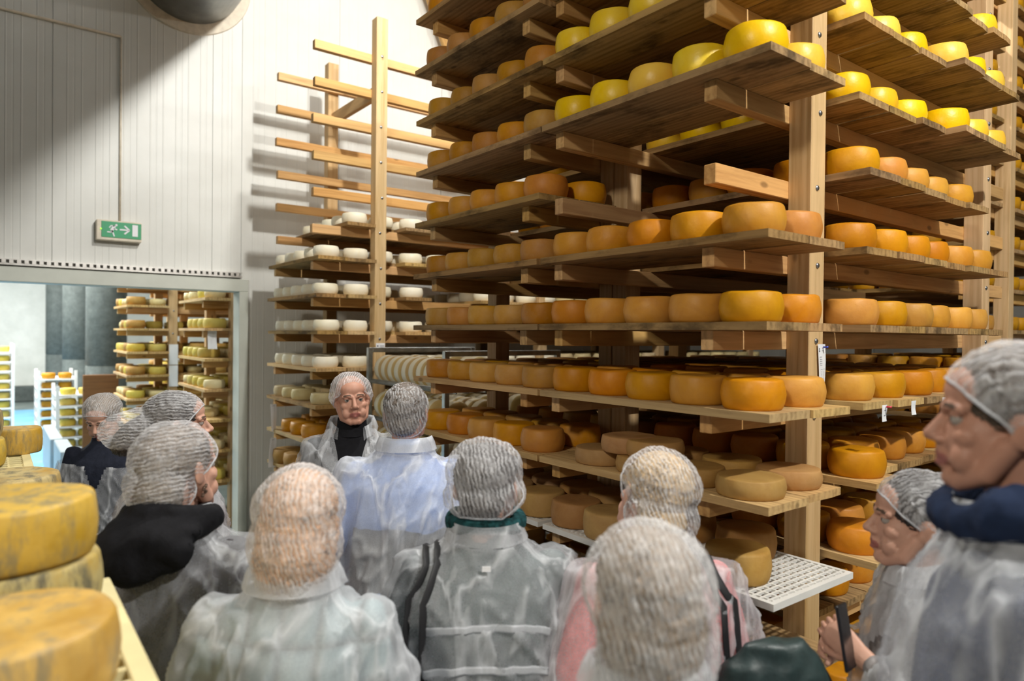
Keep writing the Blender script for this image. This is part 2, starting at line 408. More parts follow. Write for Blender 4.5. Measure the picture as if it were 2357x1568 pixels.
bm = bmesh.new(); bmesh.ops.create_uvsphere(bm, u_segments=10, v_segments=6, radius=0.006)
sgn(ob('indicator_light', mesh(bm, 'indicator_light', M['led'], True), None, (fx0 - 0.004, WY - 0.08, (fz0 + fz1) / 2)))
bm = bmesh.new()
zc = HC + 2.42
tube_bm(bm, [(0.835, WY - 0.012, sz1 - 0.004), (0.835, WY - 0.012, zc)], 0.0085, 8)
tube_bm(bm, [(0.835, WY - 0.012, zc), (-1.6, WY - 0.012, zc)], 0.011, 8)
cd = ob('cable_conduit', mesh(bm, 'cable_conduit', M['housing'], True)); tag(cd, 'thin cream cable conduit bent down the wall to the exit sign', 'conduit')

# roof steel and braces seen above the racks
for i, (y0, z0) in enumerate(((1.5, CEIL - 0.55), (3.2, CEIL - 0.55))):
    pass
def beam_between(a, b, w_, h_, mat, name):
    a, b = Vector(a), Vector(b); L = (b - a).length
    bm = bmesh.new(); box_bm(bm, (-L / 2, -w_ / 2, -h_ / 2), (L / 2, w_ / 2, h_ / 2)); bevel(bm, 0.003)
    o = ob(name, mesh(bm, name, mat), None, (a + b) / 2)
    o.rotation_mode = 'QUATERNION'; o.rotation_quaternion = (b - a).to_track_quat('X', 'Z'); return o
o = beam_between((3.30, 6.3, HC + 4.38), (4.25, 6.3, HC + 2.3), 0.05, 0.11, M['beam'], 'roof_brace')
tag(o, 'diagonal pale timber brace high on the wall behind the racks', 'brace')
for i, (y, lab) in enumerate(((3.9, 'dark red roof girder crossing above the far right racks, nearer the white wall'), (1.9, 'dark red roof girder crossing above the far right racks, nearer the lens'))):
    o = beam_between((3.0, y, CEIL - 0.5), (13.9, y, CEIL - 0.5), 0.14, 0.26, M['red_paint'], 'roof_girder')
    tag(o, lab, 'girder')

# ---------------------------------------------------------------- second room through the doorway
box('wall_far_room_back', (-4.0, 22.5, 0), (14.0, 22.7, CEIL), M['room_wall'], kind='structure')
box('wall_far_room_right', (6.0, WY + 0.2, 0), (6.2, 22.5, CEIL), M['room_wall'], kind='structure')
box('ceiling_far_room', (-4.0, WY + 0.2, CEIL - 0.6), (14.0, 24.5, CEIL), M['ceiling'], kind='structure')
box('baseboard_far_room', (-4.0, 22.2, 0), (1.1, 22.5, 0.42), M['concrete'], kind='structure', bev=0.03)
labs = ['round grey concrete column through the doorway, nearest, beside the timber racks', 'round grey concrete column through the doorway, middle of the three', 'round grey concrete column through the doorway, farthest, against the white wall']
bm = bmesh.new()
prof = [(0.31, 0), (0.31, 1.3), (0.305, 1.305), (0.305, 1.32), (0.31, 1.325), (0.31, 3.1), (0.305, 3.105), (0.305, 3.12), (0.31, 3.125), (0.31, CEIL - 0.6)]
lathe_bm(bm, prof, 40); cm = mesh(bm, 'concrete_column', M['concrete'], True)
for (x, y), lb in zip(((1.57, 13.6), (1.46, 16.8), (1.35, 20.2)), labs):
    o = ob('concrete_column', cm, None, (x, y, 0)); tag(o, lb, 'column', 'round columns in the far room')
o = box('leaning_board', (1.02, 11.3, 0.0), (1.46, 11.36, 1.28), M['brown_board'], None, 0.01)
tag(o, 'dark brown wooden board standing upright against the nearest concrete column', 'board')
o = box('grey_cabinet', (0.58, 10.2, 0), (0.72, 11.8, 0.55), M['grey_cabinet'], None, 0.01)
tag(o, 'long low grey metal box on the blue floor through the doorway', 'box')
o = box('grey_cabinet', (0.58, 8.6, 0), (0.72, 9.6, 0.62), M['grey_cabinet'], None, 0.01)
tag(o, 'short grey metal guard on the floor beside the woman looking down', 'box')
# ================================================================ RACKS
_cache = {}
M['edge_rim'] = cheese_mat('yellow_edge_of_white_wheel', (0.66, 0.50, 0.22), (0.60, 0.44, 0.17), (0.72, 0.60, 0.34), 0.5, 0.1)
def bolt_mesh():
    if 'bolt' not in _cache:
        bm = bmesh.new(); lathe_bm(bm, [(0.011, 0), (0.011, 0.002), (0.008, 0.005), (0, 0.0065)], 10)
        bmesh.ops.rotate(bm, verts=bm.verts[:], matrix=Matrix.Rotation(R(90), 3, 'X'), cent=(0, 0, 0))
        _cache['bolt'] = mesh(bm, 'bolt', M['bolt'], True)
    return _cache['bolt']

def timber(kind, L, a, b, mat):
    """mesh of a timber, length along local X, section a (Y) x b (Z), centred"""
    key = (kind, round(L, 3), round(a, 3), round(b, 3), mat.name)
    if key not in _cache:
        bm = bmesh.new(); n = 1
        box_bm(bm, (-L / 2, -a / 2, -b / 2), (L / 2, a / 2, b / 2)); bevel(bm, 0.0025 if b > 0.03 else 0.002)
        _cache[key] = mesh(bm, kind, mat)
    return _cache[key]

def board_mesh(L, wd, t, var, mat):
    """worn shelf board, length along local X; slightly cupped, ends chipped"""
    key = ('board', round(L, 2), round(wd, 3), var, mat.name)
    if key not in _cache:
        rnd = random.Random(var * 13 + int(L * 10)); bm = bmesh.new(); nx, ny = 8, 3
        cup = rnd.uniform(-0.002, 0.002)
        def P(i, j, top):
            x = -L / 2 + L * i / nx; y = -wd / 2 + wd * j / ny
            if i in (0, nx): x += rnd.uniform(-0.003, 0.003)
            if j in (0, ny): y += rnd.uniform(-0.0015, 0.0015)
            return (x, y, (t / 2 if top else -t / 2))
        T = [[bm.verts.new(P(i, j, 1)) for j in range(ny + 1)] for i in range(nx + 1)]
        B = [[bm.verts.new((T[i][j].co.x, T[i][j].co.y, -t / 2)) for j in range(ny + 1)] for i in range(nx + 1)]
        for i in range(nx):
            for j in range(ny):
                bm.faces.new((T[i][j], T[i + 1][j], T[i + 1][j + 1], T[i][j + 1])); bm.faces.new((B[i][j + 1], B[i + 1][j + 1], B[i + 1][j], B[i][j]))
        for i in range(nx):
            bm.faces.new((B[i][0], B[i + 1][0], T[i + 1][0], T[i][0])); bm.faces.new((T[i][ny], T[i + 1][ny], B[i + 1][ny], B[i][ny]))
        for j in range(ny):
            bm.faces.new((T[0][j], T[0][j + 1], B[0][j + 1], B[0][j])); bm.faces.new((B[nx][j], B[nx][j + 1], T[nx][j + 1], T[nx][j]))
        _cache[key] = mesh(bm, 'shelf_board', mat)
    return _cache[key]

AW, AH = 0.05, 0.068      # arm thickness and height
TB = 0.026                # board thickness

class Rack:
    """a frame rack: rows of posts in X at two Y lines, arms along X bolted to them, loose boards along Y on the arms"""
    def __init__(s, name, label, loc, group=None, cat='rack'):
        s.o = empty(name, loc, 0, label, cat, group); s.loc = Vector(loc)
    def put(s, name, me, c, rot=(0, 0, 0)):
        o = ob(name, me, s.o, Vector(c) - s.loc, rot); return o
    def post(s, x0, y0, w_=0.10, d=0.09, top=4.3, bolts=None, face=-1, z0=0.0):
        p = s.put('post', timber('post', top - z0, d, w_, M['post']), (x0 + w_ / 2, y0 + d / 2, (top + z0) / 2), (0, R(-90), 0))
        if bolts:
            for z in bolts:
                b = ob('bolt', bolt_mesh(), p)
                # local frame of the post: X up, Y = world Y, Z = -world X
                b.location = (z - (top + z0) / 2, face * d / 2, random.uniform(-0.008, 0.008))
                b.rotation_euler = (0, R(90), 0) if face < 0 else (0, R(90), R(180))
        return p
    def arm(s, x0, x1, yc, zc, h=AH, w_=AW):
        L = x1 - x0; o = s.put('arm', timber('arm', L, w_, h, M['beam']), ((x0 + x1) / 2, yc, zc)); return o
    def board(s, x0, y0, wd, L, ztop, mat='board', var=None):
        var = random.randrange(4) if var is None else var
        s.put('shelf_board', board_mesh(L, wd, TB, var, M[mat]), (x0 + wd / 2, y0 + L / 2, ztop - TB / 2), (0, 0, R(90)))

def wheel_mesh(kind, r, h, mat, var, seg=28):
    key = ('wheel', kind, var)
    edge = kind == 'edge'
    if key not in _cache:
        rnd = random.Random(var * 7 + len(kind)); bm = bmesh.new(); b = rnd.uniform(0.004, 0.009)
        e = min(0.02, h * 0.2)
        prof = [(0, 0.0), (r * 0.86, 0.0), (r - b - e * 0.22, 0.0012), (r - b, e * 0.45), (r - b * 0.35, h * 0.28), (r, h * 0.50), (r - b * 0.4, h * 0.72), (r - b, h - e * 0.48), (r - b - e * 0.14, h - e * 0.20), (r - b - e * 0.42, h - 0.0014), (r * 0.80, h), (r * 0.4, h - 0.001), (0, h - 0.0015)]
        if edge: prof = [(0, 0), (r * 0.72, 0.0), (r * 0.90, 0.004), (r * 0.965, 0.011), (r, h * 0.35), (r, h * 0.65), (r * 0.965, h - 0.011), (r * 0.90, h - 0.004), (r * 0.72, h), (0, h)]
        lathe_bm(bm, prof, seg)
        off = Vector((rnd.uniform(0, 50), rnd.uniform(0, 50), var * 3.1))
        for v in bm.verts:
            n_ = noise.noise(v.co * 9 + off)
            k = 1 + 0.022 * n_; v.co.x *= k; v.co.y *= k
            if v.co.z > h * 0.6: v.co.z += 0.003 * noise.noise(v.co * 14 + off)
        if edge:
            for f in bm.faces:
                if abs(f.normal.z) > 0.45 or f.calc_center_median().z < 0.011 or f.calc_center_median().z > h - 0.011: f.material_index = 1
            mat = [mat, M['edge_rim']]
        _cache[key] = mesh(bm, 'cheese', mat, True)
    return _cache[key]
KINDS = {  # radius, height, material
    'yellow': (0.102, 0.104, 'yellow'), 'orange': (0.1025, 0.100, 'orange'), 'rust': (0.1005, 0.095, 'rust'),
    'flat': (0.112, 0.064, 'tan'), 'tan': (0.110, 0.104, 'tan'), 'white': (0.098, 0.084, 'white'), 'cream': (0.098, 0.084, 'cream'),
    'green': (0.105, 0.095, 'greenish'), 'bigtan': (0.130, 0.115, 'tan'), 'mould': (0.15, 0.115, 'mouldy'), 'gold': (0.15, 0.115, 'cream_waxed')}
WORD = {'yellow': 'yellow waxed', 'orange': 'orange', 'rust': 'rusty orange', 'flat': 'flat tan', 'tan': 'tan', 'white': 'white', 'cream': 'cream', 'green': 'yellow', 'bigtan': 'big tan', 'mould': 'mouldy yellow', 'gold': 'golden'}
CH = []        # cheese candidates: (kind, x, y, z, label tail, group)
def cheese(kind, x, y, z, tail, group, rot=None): CH.append([kind, x, y, z, tail, group, rot])
ORD = ['first', 'second', 'third', 'fourth', 'fifth', 'sixth', 'seventh', 'eighth', 'ninth', 'tenth', 'eleventh', 'twelfth']

# ---------------- the main block: two racks end to end, four post lines in Y
Z1 = lambda k: HC - 0.01 + 0.2825 * k            # arm centre heights
TOP = lambda k: Z1(k) + AH / 2 + TB              # board tops
COLX = [1.868, 2.108] + [2.495 + 0.243 * i for i in range(6)] + [4.18 + 0.243 * i for i in range(2)]
COLN = ['aisle-edge row', 'second row from aisle'] + ['%s row right of the corner post' % ORD[i] for i in range(6)] + ['row right of the second post', 'rearmost row at right']
LEV = {5: 'topmost shelf', 4: 'upper of the yellow shelves', 3: 'lower of the yellow shelves', 2: 'half-empty shelf below the yellow ones', 1: 'second shelf above the long note',
       0: 'first shelf above the long note', -1: 'shelf at foot of the long note', -2: 'shelf of flat wheels', -3: 'white grid tray level', -4: 'level below the white tray', -5: 'lowest level', 6: 'highest level out of reach', 7: 'roof level'}
ks = range(-5, 8)
r1 = Rack('cheese_rack', 'tall timber rack at the corner, nearest, carrying yellow and orange wheels', (2.38, 1.33, 0))
r2 = Rack('cheese_rack', 'tall timber rack of orange wheels standing behind the corner rack along the aisle', (2.38, 2.33, 0))
bz = [Z1(k) + random.uniform(-0.004, 0.004) for k in ks]
for px in (2.38, 4.05):
    r1.post(px, 1.33, bolts=bz, top=4.15, face=-1)
    r1.post(px, 2.24, 0.10, 0.088, bolts=None, top=4.15)
    r2.post(px, 2.332, 0.10, 0.088, top=4.15)
    r2.post(px, 3.28, 0.10, 0.09, top=4.15)
for k in ks:
    z = Z1(k)
    r1.arm(1.93 + random.uniform(-.008, .008), 4.62, 1.444, z)
    r1.arm(1.93 + random.uniform(-.008, .008), 4.62, 2.214, z)
    r2.arm(1.93 + random.uniform(-.008, .008), 4.62, 2.446, z)
    r2.arm(1.93 + random.uniform(-.008, .008), 4.62, 3.254, z)
# small bolts on the inner arms where they meet the far posts of the corner rack
for k in (2, 1, 0): 
    o = ob('bolt', bolt_mesh(), None); o.parent = [a for a in r1.o.children if a.name.startswith('arm')][0]
    bpy.data.objects.remove(o)
def tray(parent, loc, wx, ly, mat, name='grid_tray', pitch=0.026, t=0.022):
    bm = bmesh.new(); b = 0.008
    box_bm(bm, (0, 0, 0), (wx, 0.018, t)); box_bm(bm, (0, ly - 0.018, 0), (wx, ly, t)); box_bm(bm, (0, 0.018, 0), (0.018, ly - 0.018, t)); box_bm(bm, (wx - 0.018, 0.018, 0), (wx, ly - 0.018, t))
    y = 0.018 + pitch * 0.4
    while y < ly - 0.02: box_bm(bm, (0.018, y, t - 0.009), (wx - 0.018, y + b, t - 0.001)); y += pitch
    x = 0.018 + pitch * 0.6
    while x < wx - 0.02: box_bm(bm, (x, 0.018, t - 0.011), (x + b, ly - 0.018, t - 0.002)); x += pitch * 1.6
    return ob(name, mesh(bm, name, mat), parent, loc)

for k in ks:
    zt = TOP(k)
    for u, rk in ((1, r1), (2, r2)):
        for c, x in enumerate(COLX):
            y0 = (1.175 if u == 1 else 2.275) + random.uniform(-0.012, 0.012); L = 1.08
            if c in (8, 9) and u == 1: continue
            if u == 1 and c >= 2:
                y0 += 0.0 if c < 5 else 0.02
                if k in (4, 3) and c >= 5: y0 -= 0.055
                if k in (4, 3) and c in (2, 3, 4): y0 += 0.03
            if k == 2 and u == 1 and c in (0, 1): continue
            if k == 2 and u == 1 and c > 6: continue
            if k == -2 and u == 1 and c >= 3: y0 += 0.10
            if k == -2 and u == 1 and c == 2: y0 -= 0.03
            if k == -3 and u == 1 and c == 2: y0 -= 0.05
            if k == -3 and u == 1 and c > 2: y0 += 0.15
            if k == -4 and u == 1 and c > 1: y0 += 0.22
            if k == -1 and u == 1 and c == 1: y0 -= 0.01
            if k == -3 and c in (0, 1):
                if c == 0:
                    tray(rk.o, Vector((1.868, y0 - 0.02, Z1(k) + AH / 2)) - rk.loc, 0.485, L, M['white_plastic'])
                zt_ = Z1(k) + AH / 2 + 0.022
            else:
                rk.board(x, y0, 0.234, L, zt, 'board' if (k > -1 or random.random() < .25) else 'board_light')
                zt_ = zt
            # wheels on the board
            cx = x + 0.117
            if k >= 3: kind = 'yellow' if u == 1 else 'rust'
            elif k == 2: kind = 'orange'
            elif k in (1, 0, -1): kind = 'orange' if (u == 1) else 'rust'
            elif k == -2: kind = ('flat' if c < 2 else 'orange') if u == 1 else ('orange' if c < 1 else 'rust')
            elif k == -3: kind = ('tan' if c < 2 else 'orange')
            else: kind = 'orange' if c > 1 else 'tan'
            if u == 2 and k >= 3: kind = random.choice(['rust', 'orange', 'rust'])
            n = 5; step = (L - 0.01) / n
            base = y0 + 0.132 if u == 1 else y0 + 0.10
            for i in range(n):
                y = base + i * (0.213 if kind != 'flat' else 0.232) + random.uniform(-0.004, 0.004)
                if i == 4 and kind == 'flat': continue
                xx = cx + random.uniform(-0.006, 0.006)
                if k == -4 and c < 2 and i < 2: continue
                if k == -3 and u == 1 and c == 0 and i == 0: y += 0.06
                if k == -3 and u == 1 and c == 1 and i == 0: y += 0.16; 
                if k == -3 and u == 1 and c in (0,1) and i == 1: continue
                if k == 4 and u == 1 and c == 0 and i == 0 and False: continue
                if k == 2 and u == 1 and c == 2 and i == 0: xx += 0.0
                tail = '%s wheel from the near end, %s, %s, %s' % (ORD[i], COLN[c].replace(' from aisle', ''), LEV[k], 'corner rack' if u == 1 else 'rack behind it')
                grp = 'wheels on the corner rack' if u == 1 else 'wheels on the rack behind the corner rack'
                cheese(kind, xx, y, zt_, (c, k, i, u), grp)
                if k == -2 and u == 1 and c == 0 and i in (2, 3): cheese('flat', xx + 0.01, y - 0.10 * (i == 3) - .04, zt_ + 0.0645, (c, k, i, 11), grp)
# ---------------- back block against the white wall: white young wheels
Z2 = lambda k: HC - 0.04 + 0.277 * k
r3 = Rack('cheese_rack', 'timber rack against the white wall with bare arms above and white wheels below', (2.38, 4.90, 0))
for px in (2.38, 4.05, 5.72, 7.39):
    r3.post(px, 4.90, 0.095, 0.09, top=HC + 2.48, bolts=[Z2(k) for k in range(-5, 9)] if px < 3 else None)
    r3.post(px, 5.86, 0.095, 0.09, top=HC + 2.42, bolts=[Z2(k) for k in range(3, 9)] if px < 3 else None)
for k in range(-5, 9):
    r3.arm(1.915 + random.uniform(-.01, .01), 7.9, 5.014, Z2(k), 0.066)
    r3.arm(1.915 + random.uniform(-.01, .01), 7.9, 5.836, Z2(k), 0.066)
o = timber('cross_beam', 0.87, 0.04, 0.10, M['beam']); r3.put('cross_beam', o, (2.43, 5.425, HC + 1.92), (0, 0, R(90)))
col3 = [1.89 + 0.241 * i for i in range(24)]
LEV3 = {3: 'highest shelf', 2: 'second shelf', 1: 'third shelf', 0: 'fourth shelf', -1: 'fifth shelf', -2: 'sixth shelf', -3: 'seventh shelf', -4: 'eighth shelf', -5: 'lowest shelf'}
for k in range(-5, 4):
    zt = Z2(k) + 0.033 + TB
    for c, x in enumerate(col3):
        if 2.33 < x + 0.12 < 2.50 or 4.0 < x + .12 < 4.19 or 5.67 < x + .12 < 5.86 or 7.34 < x + .12 < 7.5: x += 0.0
        if k == 3 and c in (0,): continue
        full = k <= 0 or c < 5 or c > 7 or k == 2
        if k == 1 and 3 < c < 6: continue
        y0 = 4.84 + random.uniform(-0.02, 0.02)
        if k == 3 and c == 1: y0 = 4.86
        r3.board(x, y0 + (0.16 if 2.15 < x < 2.48 else 0), 0.234, 1.12 - (0.16 if 2.15 < x < 2.48 else 0), zt, 'board' if random.random() < .5 else 'board_light')
        kind = 'white' if k >= -1 else ('cream' if k == -2 else ('gold_s' if k == -3 else 'bigtan'))
        if k >= -1 and c > 9: kind = 'cream'
        if kind == 'gold_s': kind = 'orange'
        n = 5 if kind != 'bigtan' else 4
        for i in range(n):
            if kind == 'white' and random.random() < 0.10 and i > 0: continue
            if k == -2 and c == 0 and i in (1, ): continue
            if k == -3 and c == 0 and i in (0, 4): continue
            y = y0 + 0.13 + i * (0.215 if n == 5 else 0.265) + (0.05 if 2.15 < x < 2.48 else 0)
            cheese(kind, x + 0.117 + random.uniform(-.006, .006), y + random.uniform(-0.006, 0.006), zt, (c, k, i, 3), 'wheels on the rack by the white wall')
# ---------------- racks far right, beyond the main block
r4 = Rack('cheese_rack', 'dark timber rack farther right behind the corner rack, mostly in shadow', (5.60, 1.9, 0))
for px in (5.40, 7.07):
    r4.post(px, 1.62, 0.095, 0.09, top=4.9); r4.post(px, 2.55, 0.095, 0.09, top=4.9)
for k in range(-5, 10):
    r4.arm(4.95, 8.4, 1.735, Z1(k) + .02); r4.arm(4.95, 8.4, 2.525, Z1(k) + .02)
    zt = Z1(k) + .02 + AH / 2 + TB
    for c in range(12):
        x = 4.93 + c * 0.243
        if 5.2 < x < 5.5: continue
        if k == 7 and c < 3: continue
        r4.board(x, 1.66, 0.234, 1.05, zt)
        if k > 8: continue
        for i in range(5):
            cheese('rust', x + .117, 1.77 + i * .212, zt, (c, k, i, 4), 'wheels on the shadowy rack at far right')

# ---------------- racks through the doorway
def far_rack(lab, X0, Y0, posts, nx, ny, grp, key, klo=-5, khi=3, kinds=('green',)):
    rk = Rack('cheese_rack', lab, (X0, Y0, 0), 'timber racks through the doorway')
    for px in posts:
        rk.post(px, Y0, 0.10, 0.09, top=3.6, bolts=[HC - 0.02 + 0.29 * k for k in range(klo, khi + 1)]); rk.post(px, Y0 + 0.95, 0.10, 0.09, top=3.6)
    for k in range(klo, khi + 1):
        z = HC - 0.02 + 0.29 * k
        rk.arm(X0, X0 + nx * .243 + .05, Y0 + .115, z); rk.arm(X0, X0 + nx * .243 + .05, Y0 + .925, z)
        zt = z + AH / 2 + TB
        for c in range(nx):
            x = X0 - 0.03 + c * 0.243
            hit = any(abs(x + .117 - px - .05) < .165 for px in posts)
            rk.board(x, Y0 + (0.13 if hit else -0.10), 0.234, 1.13 - (0.23 if hit else 0), zt, 'board_light')
            if hit and False: continue
            for i in range(5):
                if random.random() < 0.08: continue
                cheese(random.choice(kinds), x + .117, Y0 + (0.24 if hit else 0.02) + i * (.195 if hit else .218), zt, (c, k, i, key), grp)
    return rk
far_rack('timber rack just inside the doorway, with crumpled note on its post', 1.62, 6.95, (1.85,), 6, 5, 'wheels just inside the doorway', 5, kinds=('cream', 'green'))
far_rack('long timber rack farther inside the doorway, behind the first one', 1.34, 9.60, (1.80, 2.55, 3.3), 9, 5, 'wheels farther inside the doorway', 6, kinds=('green', 'tan', 'cream'))

far_rack('rearmost timber rack through the doorway, added to darken the gaps behind the long one', 1.95, 10.9, (2.2, 3.3), 9, 5, 'wheels rearmost through the doorway', 7, kinds=('green', 'tan'))  # added to screen the bright far room seen through the long rack

# ---------------- steel brine rack with wheels standing on edge
bx0, bx1, by0, by1 = 2.20, 3.14, 3.56, 4.66
st = empty('steel_rack', (bx0, by0, 0), 0, 'grey steel tube rack of white wheels standing on edge, behind the two men', 'rack')
def stp(name, lo, hi, mat=M['steel'], bev=0.003): o = box(name, lo, hi, mat, None, bev); child(o, st); return o
t = 0.035; zt = HC - 0.10
for x in (bx0, bx1 - t):
    for y in (by0, by1 - t): stp('upright', (x, y, 0.0), (x + t, y + t, zt), M['steel'])
stp('top_rail', (bx0 + t, by0, zt - t), (bx1 - t, by0 + t, zt)); stp('top_rail', (bx0 + t, by1 - t, zt - t), (bx1 - t, by1, zt))
lv = [HC - 0.345 - 0.265 * i for i in range(6)]
rr = (0.0, 0.30, 0.57)
for L_i, z in enumerate(lv):
    for x in (bx0 + 0.018, bx1 - 0.018):
        bm = bmesh.new(); tube_bm(bm, [(x, by0 + t, z), (x, by1 - t, z)], 0.017, 12)
        child(ob('side_tube', mesh(bm, 'side_tube', M['steel'], True)), st)
    bm = bmesh.new()
    for q in range(4):
        for dx in (-0.045, 0.045):
            tube_bm(bm, [(bx0 + 0.135 + q * 0.222 + dx, by0 + 0.01, z - 0.02), (bx0 + 0.135 + q * 0.222 + dx, by1 - 0.01, z - 0.02)], 0.006, 6)
    o = child(ob('support_rods', mesh(bm, 'support_rods', M['steel'], True)), st); o['kind'] = 'stuff'
    for q in range(4):
        n = 10
        for i in range(n):
            if L_i > 3: continue
            y = by0 + 0.045 + i * 0.1025
            cheese('edge', bx0 + 0.135 + q * 0.222, y, z - 0.02 + 0.006 + 0.0995, (q, L_i, i, 8), 'wheels standing on edge in the steel rack', rot='edge')
# white tray stacks in the far room
def tray_stack(x, y, n, wx, ly, labs, grp, kind='green', z0=0.0, nw=2):
    root = empty('tray_stack', (x, y, 0), 0, labs, 'trays', 'white tray stacks in the far room')
    for i in range(n):
        z = z0 + i * 0.155
        bm = bmesh.new(); box_bm(bm, (-wx / 2, -ly / 2, z), (wx / 2, ly / 2, z + 0.022))
        for cx in (-wx / 2 + 0.02, wx / 2 - 0.02):
            for cy in (-ly / 2 + 0.02, ly / 2 - 0.02): box_bm(bm, (cx - 0.022, cy - 0.022, z + 0.02), (cx + 0.022, cy + 0.022, z + 0.155))
        ob('tray', mesh(bm, 'tray', M['white_plastic']), root)
        for j in range(nw):
            r_, h, mt = KINDS[kind]
            cheese(kind, x - wx / 2 + 0.16 + j * (wx - 0.32) / max(1, nw - 1), y - ly / 2 + 0.15, z + 0.0225, '%s wheel from the aisle, %s tray up, %s' % (ORD[j], ORD[i], grp), 'wheels on the white trays far off')
tray_stack(1.02, 12.4, 7, 0.55, 0.9, 'stack of white trays with yellow wheels beside the nearest concrete column', 'stack by near column')
tray_stack(0.86, 13.9, 8, 0.55, 0.9, 'stack of white trays with orange wheels between the concrete columns', 'stack between columns', 'rust')
tray_stack(-0.10, 14.6, 10, 0.80, 1.0, 'tall stack of white trays with mouldy wheels against the bright wall', 'stack by bright wall', 'green', 0.12, 3)
# ================================================================ CHEESES (made from the candidates that can be seen)
KINDS['edge'] = (0.105, 0.080, 'white'); WORD['edge'] = 'white'; WORD['rust'] = 'rusty'; WORD['yellow'] = 'yellow'; WORD['bigtan'] = 'bulky'; WORD['flat'] = 'flat'
RK = {1: 'corner rack', 11: 'corner rack', 2: 'rack behind corner rack', 3: 'white-wall rack', 4: 'shadowy far rack',
      5: 'first doorway rack', 6: 'long doorway rack', 7: 'added rearmost doorway rack', 8: 'steel rack'}
def level_words(k, u):
    if u == 8: return ('top', 'second', 'third', 'fourth')[k] + ' tier'
    if u in (1, 2, 11, 4): return ORD[k - 1] + ' shelf above eye level' if k > 0 else ('eye-level shelf' if k == 0 else ORD[-k - 1] + ' shelf below eye level')
    return (ORD[k] + ' shelf above eye level') if k >= 0 else ORD[-k - 1] + ' shelf below eye level'
ORD += ['thirteenth', 'fourteenth', 'fifteenth', 'sixteenth', 'seventeenth', 'eighteenth', 'nineteenth', 'twentieth', 'twenty-first', 'twenty-second', 'twenty-third', 'twenty-fourth']
def make_label(kind, key):
    if isinstance(key, str): return WORD[kind] + ' ' + key
    c, k, i, u = key
    w_ = WORD[kind]
    if u == 8: return 'white wheel on edge, %s along %s row, %s, steel rack' % (ORD[i], ORD[c], level_words(k, u))
    if u == 11: return 'flat tan wheel stacked on top, %s back, %s, corner rack' % (ORD[i], level_words(k, u))
    return '%s wheel, %s back on %s board, %s, %s' % (w_, ORD[i], ORD[c], level_words(k, u), RK[u])
# which candidates show? cast rays from the lens and from a step to either side
class Solid: pass
bpy.context.view_layer.update()
verts = []; faces = []
for o in list(bpy.data.objects):
    if o.type != 'MESH' or o.name.startswith(('floor', 'ceiling', 'bolt', 'wall_panel')): continue
    mw = o.matrix_world; b = len(verts)
    bb = o.bound_box
    if o.name.startswith(('arm', 'post', 'shelf_board')):
        verts += [tuple(mw @ Vector(p)) for p in bb]
        for f in ((0,1,2,3),(4,7,6,5),(0,4,5,1),(1,5,6,2),(2,6,7,3),(3,7,4,0)): faces.append(tuple(b + i for i in f))
nr = len(faces); owner = [-1] * nr
SEG = 10
for n_, (kind, x, y, z, key, grp, rot) in enumerate(CH):
    r, h, _ = KINDS[kind]; b = len(verts); r *= 0.97
    for zz in (0.002, h - 0.002):
        for a in range(SEG):
            ca, sa = r * math.cos(2 * math.pi * a / SEG), r * math.sin(2 * math.pi * a / SEG)
            verts.append((x + ca, y + sa, z + zz) if not rot else (x + ca, y + zz, z + sa))
    for a in range(SEG): faces.append((b + a, b + (a + 1) % SEG, b + SEG + (a + 1) % SEG, b + SEG + a)); owner.append(n_)
    faces.append(tuple(b + a for a in range(SEG))); faces.append(tuple(b + SEG + a for a in range(SEG))); owner += [n_, n_]
# back wall with its opening hides the far room
b = len(verts)
for q in (((DX1, WY, 0), (14, WY, 0), (14, WY, CEIL), (DX1, WY, CEIL)), ((-4, WY, DZ), (DX1, WY, DZ), (DX1, WY, CEIL), (-4, WY, CEIL))):
    b = len(verts); verts += list(q); faces.append((b, b + 1, b + 2, b + 3)); owner.append(-1)
tree = BVHTree.FromPolygons(verts, faces)
iv = cam.matrix_world.inverted()
def on_screen(p, m=0.0):
    q = iv @ p
    if q.z > -0.1: return None
    u = 0.5 + q.x / -q.z * 24 / 36; v = 0.5 - q.y / -q.z * 24 / 36 * 2357 / 1568
    return (u, v) if -m < u < 1 + m and -m < v < 1 + m else None
right = Vector((math.cos(R(YAW)), -math.sin(R(YAW)), 0))
eyes = [Vector((0, 0, HC)), Vector((0, 0, HC)) + right * 0.4, Vector((0, 0, HC)) - right * 0.4]
rnd = random.Random(3); shown = []
for n_, (kind, x, y, z, key, grp, rot) in enumerate(CH):
    r, h, _ = KINDS[kind]; c_ = Vector((x, y, z + h / 2)) if not rot else Vector((x, y + h / 2, z))
    if isinstance(key, str): shown.append((c_.length, n_, 99)); continue
    if on_screen(c_, 0.05) is None: continue
    hits = 0; main = 0
    for e_i, e in enumerate(eyes):
        for q in range(14 if e_i == 0 else 6):
            a = rnd.uniform(0, 2 * math.pi); zz = rnd.choice((0.1, 0.5, 0.9, 1.0)) * h; rr_ = r * (1.0 if zz < h else rnd.random())
            p = Vector((x + rr_ * math.cos(a), y + rr_ * math.sin(a), z + zz)) if not rot else Vector((x + rr_ * math.cos(a), y + zz, z + rr_ * math.sin(a)))
            d = (p - e); L = d.length; d.normalize()
            hit = tree.ray_cast(e, d, L + 0.5)
            if hit[2] is not None and owner[hit[2]] == n_:
                hits += 1
                if e_i == 0: main += 1
    if hits: shown.append(((c_ - eyes[0]).length, n_, main))
shown.sort()
KNAME = {'yellow': 'yellow_cheese', 'orange': 'orange_cheese', 'rust': 'orange_cheese', 'flat': 'flat_cheese', 'tan': 'orange_cheese', 'bigtan': 'orange_cheese', 'white': 'white_cheese', 'cream': 'white_cheese', 'edge': 'white_cheese', 'green': 'yellow_cheese'}
